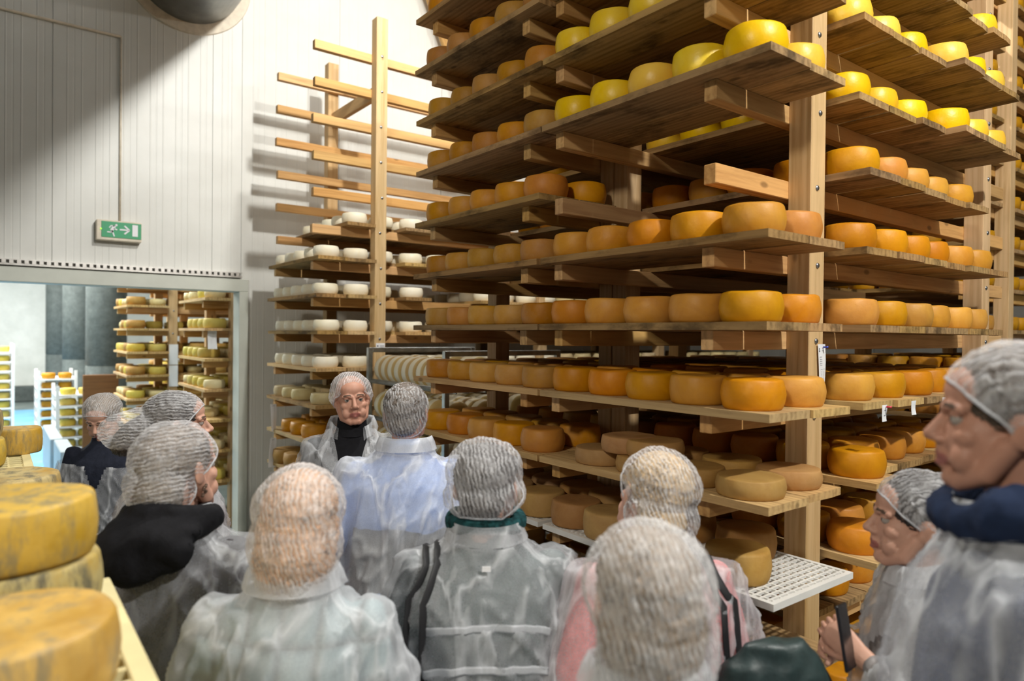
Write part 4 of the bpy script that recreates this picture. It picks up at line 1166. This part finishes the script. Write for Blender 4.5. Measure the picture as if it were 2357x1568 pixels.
    for f in bm.faces:
        c_ = f.calc_center_median()
        if c_.z > coat_top + 0.10 * c_.x: dele.append(f)
        elif c_.z < 0.515 and abs(f.normal.z) > 0.5: dele.append(f)
        elif c_.z > 1.425 and f.normal.z > 0.75 and (c_.x ** 2 + (c_.y - lz(1.44)) ** 2) < (0.088 * b) ** 2: dele.append(f)
        elif front_open and c_.y > lz(c_.z) and c_.z > 1.14 and abs(c_.x) < 0.005 + 0.105 * (c_.z - 1.14) / 0.30 and abs(c_.x) < 0.11: dele.append(f)
    for (p, q, r_) in A:
        d_ = (r_ - q).normalized()
        for f in bm.faces:
            c_ = f.calc_center_median()
            if (c_ - r_).dot(d_) > -0.005 and (c_ - r_).length < 0.09 and f not in dele: dele.append(f)
    bmesh.ops.delete(bm, geom=list(set(dele)), context='FACES')
    bmesh.ops.delete(bm, geom=[v for v in bm.verts if not v.link_faces], context='VERTS')
    off = Vector((seed * 2.3, seed, 4)); tilt = Matrix.Rotation(0.5 * (1 if seed % 2 else -1), 3, 'Y')
    nv = []
    for v in bm.verts:
        p = v.co; q = tilt @ p
        low = max(0.0, min(1.0, (1.45 - p.z) / 0.5))
        n1 = noise.noise(Vector((q.x * 7, q.y * 7, q.z * 2.6)) + off)
        n2 = 1 - abs(noise.noise(Vector((q.x * 12 + q.z * 2, q.y * 12, q.z * 2.4 - q.x * 2)) + off)) * 2.2
        n3 = 1 - abs(noise.noise(Vector((p.x * 17 - p.z * 9, p.y * 17, p.z * 5 + p.x * 4)) - off)) * 2.2
        n4 = noise.noise(p * 42 + off)
        k = (0.015 * n1 + 0.020 * max(0, n2) ** 3 + 0.011 * max(0, n3) ** 3 + 0.002 * n4) * (0.40 + 0.85 * low)
        nv.append(v.normal * k)
    for v, dv in zip(bm.verts, nv): v.co += dv
    # collar: standing band that folds over
    if collar:
        cy = lz(1.45); seg = 44
        prof = [(0.094, 1.432), (0.088, 1.462), (0.087, 1.492), (0.098, 1.500), (0.108, 1.478), (0.118, 1.448)]
        rows = []
        rng = range(seg + 1)
        gap = 0.62 if front_open else 0.12
        for r_, z in prof:
            row = []
            for k in rng:
                a_ = math.pi / 2 + gap + (2 * math.pi - 2 * gap) * k / seg
                j = 0.004 * noise.noise(Vector((math.cos(a_) * 6, math.sin(a_) * 6, z * 30)) + off)
                fr = max(0, math.sin(a_))
                zz = z - 0.030 * fr * (1.6 if front_open else 1)
                row.append(bm.verts.new(((r_ * 1.04 + j) * math.cos(a_) * (1 + .1 * fr), cy + (r_ + j) * math.sin(a_) * 0.98, zz + j * 0.6)))
            rows.append(row)
        for a_, b_ in zip(rows, rows[1:]):
            for k in range(seg): bm.faces.new((a_[k], a_[k + 1], b_[k + 1], b_[k]))
    if front_open and collar:      # lapels
        for s_ in (-1, 1):
            P = [(0.088, 1.452), (0.005, 1.125), (0.045, 1.23), (0.115, 1.275), (0.150, 1.36), (0.118, 1.445)]
            vs = []
            for x_, z in P:
                y_ = lz(z) + 0.172 - 0.95 * max(0, z - 1.20) ** 1.35 - 0.9 * x_ ** 2
                vs.append(bm.verts.new((s_ * x_, max(y_, lz(z) + 0.055) + 0.006, z)))
            f = bm.faces.new(vs if s_ < 0 else vs[::-1])
            bmesh.ops.triangulate(bm, faces=[f])
    for f in bm.faces: f.smooth = True
    cm_ = coat_col or M[coat]
    me = mesh(bm, 'coat', cm_, True)
    co = add('coat', me)
    return root, S, HM, HS, A, add

V = Vector
# the guide, facing the group
g, S, HM, HS, A, add = person('man facing the group, black zip jumper under an open white coat, short white net', -0.769, 3.30, 172, 1.70, head=(-12, 3, 4), net='guide', net_mat='net_thick', hair=None,
    under=(0.012, 0.012, 0.016), legs='dark_trousers', coat='coat', front_open=True, seed=1, bulk=1.0, under_mat=M['black_cloth'])
bm = bmesh.new()     # stand-up jumper collar and zip
seg = 30; rows = []
for r_, z in ((0.078, 1.425), (0.070, 1.465), (0.067, 1.495), (0.063, 1.492), (0.066, 1.43)):
    rows.append([bm.verts.new((r_ * math.cos(2 * math.pi * k / seg), 0.012 + r_ * 1.0 * math.sin(2 * math.pi * k / seg), z - 0.014 * math.sin(2 * math.pi * k / seg))) for k in range(seg)])
for a, b in zip(rows, rows[1:]):
    for k in range(seg): bm.faces.new((a[k], a[(k + 1) % seg], b[(k + 1) % seg], b[k]))
add('jumper_collar', mesh(bm, 'jumper_collar', M['black_cloth'], True))
bm = bmesh.new(); box_bm(bm, (-0.005, 0.140, 1.290), (0.005, 0.148, 1.325)); bevel(bm, 0.0015); add('zip_pull', mesh(bm, 'zip_pull', M['zip']))

g2 = person('bald man seen from behind, pale blue shirt showing through his white coat', -0.417, 2.70, -6, 1.70, head=(6, 4, 0), net='bald', net_mat='net', hair=(0.16, 0.13, 0.11),
    under=(0.26, 0.42, 0.85), legs='dark_trousers', coat='coat_thick', seed=2, bulk=1.10, face=False)
g3 = person('broad woman seen from behind, grey-green jacket under her white coat, black straps on one shoulder', -0.066, 1.86, -3, 1.585, head=(10, -2, 0), net='beret', net_mat='net', hair=(0.035, 0.022, 0.018),
    under=(0.075, 0.10, 0.10), legs='dark_trousers', coat='coat', seed=3, bulk=1.14, face=False, shoulder_up=0.0)
g4 = person('woman in a pink top under her coat with a dark green shoulder bag', 0.385, 1.80, -8, 1.58, head=(-6, 6, 12), net='low', net_mat='net', hair=(0.58, 0.40, 0.20),
    under=(0.72, 0.26, 0.26), legs='jeans', coat='coat', seed=4, bulk=1.05, face=False, skin='skin_pale')
g5 = person('grey-brown haired woman nearest the lens, seen from behind, sagging hair net', 0.228, 1.13, -4, 1.56, head=(-6, 2, 0), net='tallback', net_mat='net_thick', hair=(0.30, 0.205, 0.125),
    under=(0.42, 0.36, 0.33), legs='dark_trousers', coat='coat_thick', seed=5, bulk=0.92, face=False, skin='skin_pale')
g6 = person('strawberry-blond woman seen from behind in a pale blue quilted jacket', -0.483, 1.53, 2, 1.575, head=(-14, 4, 4), net='drop', net_mat='net_thick', hair=(0.72, 0.43, 0.25),
    under=(0.34, 0.47, 0.50), legs='jeans', coat='coat_thick', seed=6, bulk=1.03, under_mat=quilt('quilted_pale_blue', (0.34, 0.47, 0.50)), face=False, skin='skin_pale')
g7 = person('woman with a black hood lying over her white coat and a dark earring', -0.914, 1.86, 6, 1.63, head=(18, 3, -3), net='low', net_mat='net_y', hair=(0.20, 0.15, 0.11),
    under=(0.05, 0.045, 0.05), legs='dark_trousers', coat='coat', seed=7, bulk=1.05, skin='skin_pale')
g8 = person('visitor with long dark hair packed in a backward-trailing net, red top under the coat', -1.27, 2.55, 44, 1.665, head=(20, 4, 0), net='long', net_mat='net_y', hair=(0.045, 0.035, 0.03),
    under=(0.30, 0.05, 0.06), legs='dark_trousers', coat='coat', seed=8, bulk=1.05, skin='skin_pale')
g9 = person('woman looking down, navy jacket with her white coat slipping off the shoulders', -2.33, 3.90, 166, 1.51, head=(8, -26, 0), net='round', net_mat='net_thick', hair=(0.22, 0.15, 0.09),
    under=(0.015, 0.018, 0.03), legs='dark_trousers', coat='coat', seed=9, bulk=1.0, skin='skin_pale', front_open=True, coat_top=1.29, collar=0)
g10 = person('tall man in profile with a navy hood over his white coat, nearest the racks', 0.84, 1.10, -62, 1.895, head=(0, 2, 0), net='swept', net_mat='net', hair=(0.10, 0.07, 0.05),
    under=(0.02, 0.035, 0.09), legs='dark_trousers', coat='coat', seed=10, bulk=1.08)
g11 = person('short dark-haired woman in profile holding a black phone in front of the corner rack', 1.05, 1.72, -80, 1.545, head=(8, 3, 0), net='swept', net_mat='net', hair=(0.03, 0.022, 0.02),
    under=(0.30, 0.28, 0.28), legs='dark_trousers', coat='coat_thick', seed=11, bulk=0.94, skin='skin_pale',
    arms=[((-0.17, 0, 1.385), (-0.22, 0.05, 1.13), (-0.12, 0.17, 1.22)), ((0.17, 0, 1.385), (0.22, 0.02, 1.12), (0.13, 0.15, 1.17))])
g12 = person('visitor in a pinkish top almost hidden behind the woman with the black hood', -1.12, 2.25, 10, 1.46, head=(0, 4, 0), net='round', net_mat='net', hair=(0.2, 0.14, 0.1),
    under=(0.60, 0.36, 0.34), legs='jeans', coat='coat', seed=12, bulk=1.05, face=False)
def chain_mesh(pts, rad, mat, name, seg=8, flat=None):
    bm = bmesh.new(); tube_bm(bm, pts, rad, seg, flat=flat); return mesh(bm, name, mat, True)
# hood lying on the back of the woman with the earring
def hood(gp, mat, scale=(1, 1, 1), nm='hood', up=0.0):
    root, S, HM, HS, A, add = gp
    bm = bmesh.new()
    ell(bm, (0, -0.150, 1.405), (0.135 * scale[0], 0.055, 0.070 * scale[2])); ell(bm, (0, -0.105, 1.445), (0.130 * scale[0], 0.070, 0.045))
    ell(bm, (-0.09, -0.02, 1.455), (0.045, 0.10, 0.040)); ell(bm, (0.09, -0.02, 1.455), (0.045, 0.10, 0.040))
    ell(bm, (-0.01, -0.168, 1.372), (0.085 * scale[0], 0.045, 0.055 * scale[2]))
    tube_bm(bm, [(0.112 * math.cos(a), -0.005 + 0.105 * math.sin(a), 1.462 - 0.035 * math.sin(a)) for a in [2 * math.pi * k / 20 for k in range(21)]], 0.027, 10, cap=True)
    h = remesh(bm, 0.008, 4); off = Vector((3, 7, 1))
    for v in h.vertices: v.co += v.normal * (0.010 * noise.noise(v.co * 11 + off) + 0.005 * (1 - abs(noise.noise(v.co * 20 + off)) * 2))
    for v in h.vertices: v.co.z += up
    h.materials.clear(); h.materials.append(mat); return add(nm, h)
hood(g7, M['black_cloth']); hood(g10, M['navy_cloth'], (1.2, 1, 1.0), up=0.012)
root, S, HM, HS, A, add = g7
bm = bmesh.new()
for k in range(9):
    a = k * 0.7; ell(bm, (0.086 + 0.004 * math.sin(a), -0.004 + 0.006 * math.cos(a * 1.7), -0.040 - 0.0035 * k), (0.004, 0.004, 0.004), None, 8, 6)
bmesh.ops.transform(bm, matrix=HS, verts=bm.verts[:]); add('earring', mesh(bm, 'earring', M['brow'], True))
root, S, HM, HS, A, add = g9
bm = bmesh.new(); ell(bm, (-0.086, 0.0, -0.042), (0.004, 0.004, 0.005), None, 10, 8); bmesh.ops.transform(bm, matrix=HS, verts=bm.verts[:])
add('earring', mesh(bm, 'earring', M['zip'], True))
# scarf and hair ends of the broad woman
root, S, HM, HS, A, add = g3
bm = bmesh.new(); tube_bm(bm, [(0.098 * math.cos(a), 0.02 + 0.085 * math.sin(a), 1.492 + 0.006 * math.sin(3 * a)) for a in [2 * math.pi * k / 24 for k in range(25)]], 0.024, 10, cap=False)
add('scarf', mesh(bm, 'scarf', cloth('teal_black_scarf', (0.01, 0.05, 0.055), amt=0.9, sc=60), True))
bm = bmesh.new(); box_bm(bm, (-0.012, -0.140, 1.392), (0.012, -0.136, 1.406)); add('neck_tag', mesh(bm, 'neck_tag', M['elastic']))

root, S, HM, HS, A, add = g2
bm = bmesh.new(); loft(bm, [(0.80, 0, 0, 0.205, 0.150), (0.95, 0, 0, 0.218, 0.158), (1.08, 0, 0, 0.206, 0.150), (1.16, 0, 0, 0.208, 0.150), (1.185, 0, 0, 0.195, 0.138)], 32)
ww = remesh(bm, 0.016, 2); ww.materials.clear(); ww.materials.append(M['dark_trousers']); add('dark_waist_layer', ww)
def top(o, label, cat, group=None): return tag(o, label, cat, group)
def in_person(gp, p):
    root, S = gp[0], gp[1]
    return Matrix.Translation(root.location) @ Matrix.Rotation(root.rotation_euler.z, 4, 'Z') @ Matrix.Scale(S, 4) @ Vector(p)
def wrap(gp, pts, off=0.008):
    coat_o = [c for c in gp[0].children if c.name.startswith('coat')][0]
    bt = BVHTree.FromPolygons([v.co.copy() for v in coat_o.data.vertices], [tuple(p.vertices) for p in coat_o.data.polygons])
    out = []
    for p in pts:
        p = Vector(p); axis = Vector((p.x * 0.75, 0.0, min(p.z, 1.30))); d = (p - axis).normalized()
        h = bt.ray_cast(axis + d * 0.6, -d, 0.6)
        out.append(h[0] + d * off if h[0] is not None else p)
    return out
wrap_l = wrap
# back seams of her coat
for zz in (1.255, 1.15):
    pts = wrap_l(g3, [(x_ * 0.02, -0.3, zz - 0.0004 * (x_ * x_) * 0.6) for x_ in range(-10, 11)], 0.002)
    bm = bmesh.new(); tube_bm(bm, pts, [(0.011, 0.0012)] * len(pts), 6); g3[5]('coat_seam', mesh(bm, 'coat_seam', M['coat_thick'], True))
# shoulder bag of the broad woman: two straps over the far shoulder, small black bag
def strap_path(gp, x0, x1, ztop, zb, yb=-0.20, yf=0.18):
    pts = [(x0, yb, zb), (x0, yb, zb * .75 + ztop * .25), (x0, yb, (zb + ztop) / 2), (x0, yb * .95, zb * .25 + ztop * .75), ((x0 + x1) / 2, yb * .7, ztop - .05), (x1, -0.10, ztop), (x1, -0.02, ztop + 0.012), (x1, 0.07, ztop), (x0, yf * .85, ztop - .12), (x0, yf, (zb + ztop) / 2), (x0, yf, zb)]
    return [in_person(gp, p) for p in wrap(gp, pts)]
def old_path(gp, x0, x1, ztop, zb, yb=-0.20, yf=0.18):
    return [in_person(gp, p) for p in ((x0, yb * 0.98, zb), (x0 * 1.0, yb, (zb + ztop) / 2), (x0, yb * 0.86, ztop - 0.10), (x1, -0.10, ztop - 0.012), (x1, -0.02, ztop + 0.012), (x1, 0.07, ztop - 0.012), (x0, yf * 0.85, ztop - 0.12), (x0, yf, zb))]
bag = empty('shoulder_bag', in_person(g3, (-0.26, -0.08, 0.98)), g3[0].rotation_euler.z, 'small black shoulder bag hanging behind the broad woman in the grey-green jacket', 'bag')
def bagpart(o): return child(o, bag) if bag.rotation_euler.z == 0 else _keep(o, bag)
def _keep(o, p):
    bpy.context.view_layer.update(); o.parent = p; o.matrix_parent_inverse = p.matrix_world.inverted(); return o
for x0, x1, zb in ((-0.235, -0.17, 1.02), (-0.18, -0.135, 1.02)):
    me = chain_mesh(strap_path(g3, x0, x1, 1.405, zb, -0.205, 0.19), [(0.011, 0.002)] * 11, M['strap'], 'strap', 8)
    _keep(ob('strap', me), bag)
bm = bmesh.new(); ell(bm, (0, 0, 0), (0.055, 0.17, 0.13)); 
bb = remesh(bm, 0.012, 2)
for v in bb.vertices: v.co.z = max(-0.115, min(0.10, v.co.z))
bb.materials.clear(); bb.materials.append(M['strap'])
o = ob('bag_body', bb, None, in_person(g3, (-0.285, -0.02, 0.93)), (0, 0, g3[0].rotation_euler.z)); _keep(o, bag)
# dark green bag of the woman in pink
bag2 = empty('shoulder_bag', in_person(g4, (0.27, -0.16, 0.9)), g4[0].rotation_euler.z, 'dark green fabric bag hanging from the shoulder of the woman in pink', 'bag')
for x0, x1, yb in ((0.15, 0.115, -0.2), (0.225, 0.14, -0.2)):
    me = chain_mesh(strap_path(g4, x0, x1, 1.402, 1.12, yb, 0.16), [(0.013, 0.0025)] * 11, M['strap'], 'strap', 8)
    _keep(ob('strap', me), bag2)
bm = bmesh.new(); loft(bm, [(-0.30, 0, 0, 0.17, 0.075), (-0.15, 0, 0, 0.185, 0.09), (0.0, 0, 0, 0.165, 0.075), (0.10, 0, 0, 0.12, 0.045), (0.15, 0, 0, 0.07, 0.02)], 30)
bb = remesh(bm, 0.009, 3); off = Vector((1, 2, 3))
for v in bb.vertices: v.co += v.normal * (0.018 * noise.noise(v.co * 7 + off) + 0.008 * (1 - 2 * abs(noise.noise(v.co * 14 + off))))
bb.materials.clear(); bb.materials.append(M['bag_green'])
o = ob('bag_body', bb, None, in_person(g4, (0.25, -0.20, 1.09)), (0, 0, g4[0].rotation_euler.z)); _keep(o, bag2)
# phone in the short woman's hand
ph = box('phone', (-0.004, -0.036, -0.075), (0.004, 0.036, 0.075), M['phone'], None, 0.0025)
wr = g11[4][0][2]
ph.location = in_person(g11, (wr.x + 0.0, wr.y + 0.07, wr.z + 0.075)); ph.rotation_euler = (R(8), R(12), g11[0].rotation_euler.z + R(60))
tag(ph, 'black phone held upright by the short woman beside the corner rack', 'phone')
# ================================================================ NEAR STACKS OF BIG WHEELS ON CREAM TRAYS
def big(kind, x, y, z, lab, rz=0.0, r=None):
    rr_, h, mt = KINDS[kind]
    o = ob('cheese', wheel_mesh(kind + '_big', rr_, h, M[mt], 0, 56), None, (x, y, z), (0, 0, rz))
    if r: o.scale = (r / rr_, r / rr_, 1)
    tag(o, lab, 'cheese', 'big wheels in the near stacks'); return o
def cream_tray(x0, y0, z, wx, ly, lab, legs=True):
    root = empty('cheese_tray', (x0, y0, z - 0.03), 0, lab, 'tray', 'cream plastic trays')
    bm = bmesh.new(); t = 0.03
    for lo, hi in (((0, 0, 0), (wx, 0.03, t)), ((0, ly - 0.03, 0), (wx, ly, t)), ((0, 0.03, 0), (0.035, ly - 0.03, t)), ((wx - 0.035, 0.03, 0), (wx, ly - 0.03, t))): box_bm(bm, lo, hi)
    box_bm(bm, (wx - 0.09, 0.03, 0.002), (wx - 0.08, ly - 0.03, t - 0.004))
    bevel(bm, 0.003); ob('rim', mesh(bm, 'rim', M['cream_plastic']), root)
    bm = bmesh.new(); y = 0.06
    while y < ly - 0.05: box_bm(bm, (0.035, y, 0.010), (wx - 0.035, y + 0.012, t - 0.003)); y += 0.052
    x = 0.08
    while x < wx - 0.1: box_bm(bm, (x, 0.03, 0.006), (x + 0.012, ly - 0.03, t - 0.006)); x += 0.07
    ob('grid', mesh(bm, 'grid', M['cream_plastic']), root)
    for cx, cy in ((0.02, 0.02), (wx - 0.02, 0.02), (0.02, ly - 0.02), (wx - 0.02, ly - 0.02)):
        bm = bmesh.new(); box_bm(bm, (cx - 0.02, cy - 0.02, -0.14), (cx + 0.02, cy + 0.02, 0.0)); bevel(bm, 0.003)
        ob('leg', mesh(bm, 'leg', M['cream_plastic']), root)
    return root
TZ = HC - 0.545
def stack_below(x0, y0, z, wx, ly, lab, n=3):
    for i in range(1, n + 1):
        r_ = cream_tray(x0, y0, z - 0.17 * i, wx, ly, '%s tray below %s' % (ORD[i - 1], lab)); r_['group'] = 'cream trays stacked under the near wheels'
        for j in range(int(ly / 0.31)):
            o = big('mould', x0 + wx - 0.19, y0 + 0.17 + j * 0.305, z - 0.17 * i, '%s wheel along on the %s tray below %s' % (ORD[j], ORD[i - 1], lab))
            o['group'] = 'wheels on the lower trays'
cream_tray(-0.20, 0.88, TZ, 0.41, 0.86, 'cream plastic grid tray under the two biggest golden wheels')
big('gold', 0.016, 1.25, TZ, 'biggest golden wheel with dark mould on its side, lower one in the corner', 1.0)
big('mould', 0.035, 1.595, TZ, 'golden wheel lying under the smooth-topped one in the near stack', 2.2, 0.145)
big('gold', 0.022, 1.60, TZ + 0.116, 'smooth-topped golden wheel on the near stack, above the mouldy one', 4.0)
stack_below(-0.20, 0.88, TZ, 0.41, 0.86, 'the two biggest golden wheels')
cream_tray(-0.26, 1.95, HC - 0.585, 0.40, 0.95, 'cream tray behind the smooth-topped golden wheel')
stack_below(-0.26, 1.95, HC - 0.585, 0.40, 0.95, 'the grey-topped wheels', 2)
big('gold', 0.0, 2.15, HC - 0.585, 'golden wheel peeking just above the smooth-topped wheel', 0.4, 0.13)
big('mould', -0.035, 2.45, HC - 0.585, 'smaller grey-topped mouldy wheel', 1.4, 0.13)
big('mould', 0.035, 2.76, HC - 0.585, 'grey-topped wheel with black mould patches down its side', 2.6, 0.155)
cream_tray(-0.30, 3.05, HC - 0.56, 0.44, 0.9, 'cream tray with slots showing beside a far golden wheel')
big('gold', -0.16, 3.22, HC - 0.56, 'golden wheel with dark specks on the middle stack', 0.4, 0.135)
big('gold', -0.10, 3.55, HC - 0.56, 'pale golden wheel standing behind the speckled one', 0.9, 0.15)
big('mould', -0.11, 3.56, HC - 0.445, 'mould-streaked wheel topping the middle stack', 0.9, 0.15)
big('gold', 0.09, 3.86, HC - 0.56, 'small orange wheel beside the slotted cream tray', 0.9, 0.10)
# ================================================================ NOTES AND TAGS
def sheet(name, x0, x1, z0, z1, y, label, cat='note', lines=(), taper=0.0, wav=0.004, pin=None, seed=0, text=None, group=None):
    """thin hanging paper in the XZ plane, a little curled; lines = rows of print as (u0, u1, v)"""
    root = empty(name, ((x0 + x1) / 2, y, z1), 0, label, cat, group)
    bm = bmesh.new(); nx, nz = 4, 10; rows = []
    for j in range(nz + 1):
        v = j / nz; z = z1 + (z0 - z1) * v; row = []
        for i in range(nx + 1):
            u = i / nx; xl = x0 + taper * (x1 - x0) * v
            yy = y - wav * math.sin(v * 5 + seed) * (0.4 + u) - wav * 0.6 * math.sin(u * 4 + seed) - abs(wav) * 1.3 * v
            row.append(bm.verts.new((xl + (x1 - xl) * u, yy, z)))
        rows.append(row)
    for a, b in zip(rows, rows[1:]):
        for i in range(nx): bm.faces.new((a[i], b[i], b[i + 1], a[i + 1]))
    r_ = bmesh.ops.extrude_face_region(bm, geom=bm.faces[:]); 
    for v in [q for q in r_['geom'] if isinstance(q, bmesh.types.BMVert)]: v.co.y += 0.0006
    bmesh.ops.recalc_face_normals(bm, faces=bm.faces[:])
    def P(u, v):
        xl = x0 + taper * (x1 - x0) * v
        yy = y - wav * math.sin(v * 5 + seed) * (0.4 + u) - wav * 0.6 * math.sin(u * 4 + seed) - abs(wav) * 1.3 * v
        return xl + (x1 - xl) * u, yy - 0.0009, z1 + (z0 - z1) * v
    o = ob('paper', mesh(bm, 'paper', M['paper'])); child(o, root)
    if lines:
        bm = bmesh.new(); hh = abs(z1 - z0)
        for u0, u1, v, t_ in lines:
            n = max(1, int((u1 - u0) / 0.12))
            for k in range(n):
                ua, ub = u0 + (u1 - u0) * k / n, u0 + (u1 - u0) * (k + 0.78) / n
                q = [P(ua, v), P(ub, v), P(ub, v + t_), P(ua, v + t_)]
                bm.faces.new([bm.verts.new(p) for p in q])
        o = ob('print', mesh(bm, 'print', M['ink'])); child(o, root); o['kind'] = 'stuff'
    if pin:
        bm = bmesh.new(); px, py, pz = P(pin[0], pin[1])
        tube_bm(bm, [(px, py - 0.002, pz), (px + 0.002, py - 0.010, pz), (px + 0.004, py - 0.018, pz)], [0.004, 0.0025, 0.0045], 8)
        o = ob('push_pin', mesh(bm, 'push_pin', M[pin[2]], True)); child(o, root)
    return root
L = [(0.10, 0.22, 0.06, 0.025), (0.08, 0.24, 0.095, 0.022)] + [(0.15, 0.45, v, 0.006) for v in (0.195, 0.23, 0.26, 0.29, 0.32)] + [(0.45, 0.75, 0.095, 0.01), (0.22, 0.5, 0.385, 0.006), (0.65, 0.85, 0.38, 0.008)] + \
    [(0.28, 0.38, 0.42 + 0.022 * k, 0.005) for k in range(9)] + [(0.62, 0.80, 0.42 + 0.022 * k, 0.004) for k in range(9)] + [(0.45, 0.85, 0.95, 0.007), (0.5, 0.7, 0.98, 0.006)]
sheet('paper_note', 2.432, 2.486, HC - 0.262, HC - 0.022, 1.3245, 'long white printed note pinned with a blue pin to the corner post', lines=L, taper=0.35, wav=0.002, pin=(0.6, 0.045, 'pin_blue'), seed=0.3)
yb = 1.130
sheet('paper_note', 2.515, 2.553, TOP(-1) - 0.062, TOP(-1) - 0.003, yb, 'small white tag with a red pin on the shelf edge beside the corner post', lines=[(0.4, 0.85, 0.30, 0.05), (0.4, 0.8, 0.62, 0.05)], wav=0.0015, pin=(0.7, 0.12, 'pin_red'), seed=1)
sheet('paper_note', 2.80, 2.84, TOP(-1) - 0.058, TOP(-1) - 0.004, yb + 0.02, 'faint small tag on the shelf edge next to the red-pinned one', wav=0.0015, seed=2)
sheet('paper_note', 3.09, 3.125, TOP(-1) - 0.058, TOP(-1) - 0.004, yb + 0.02, 'faint small tag on the shelf edge nearest the tall man in the navy hood', wav=0.0015, seed=3)
sheet('paper_note', 2.392, 2.468, HC - 0.128, HC - 0.072, 4.896, 'small white card on the post of the rack by the white wall', lines=[(0.1, 0.3, 0.3, 0.2), (0.45, 0.9, 0.35, 0.06), (0.45, 0.9, 0.55, 0.06)], wav=0.001, seed=0)
for z1, z0, lb, sd in ((-0.60, -0.83, 'topmost', 0.5), (-0.885, -1.13, 'middle', 1.4), (-1.17, -1.38, 'lowest', 2.6)):
    sheet('paper_note', 1.862, 1.914, HC + z0, HC + z1, 5.79, '%s of three white notes hanging from arm ends beside the door frame' % lb, lines=[(0.3, 0.7, 0.06, 0.01)], taper=0.25 if sd != 1.4 else -0.3, wav=0.006, seed=sd)
sheet('paper_note', 1.80, 1.905, HC - 0.42, HC - 0.16, 9.592, 'upper white sheet on the rack post farther inside the doorway', wav=0.003, seed=0.2)
sheet('paper_note', 1.80, 1.905, HC - 0.70, HC - 0.43, 9.592, 'lower white sheet on the rack post farther inside the doorway', wav=0.003, seed=1.2)
sheet('paper_note', 1.630, 1.715, HC - 0.16, HC + 0.08, 6.925, 'crumpled pale note hanging from the rack just inside the doorway', wav=0.012, seed=2.0)
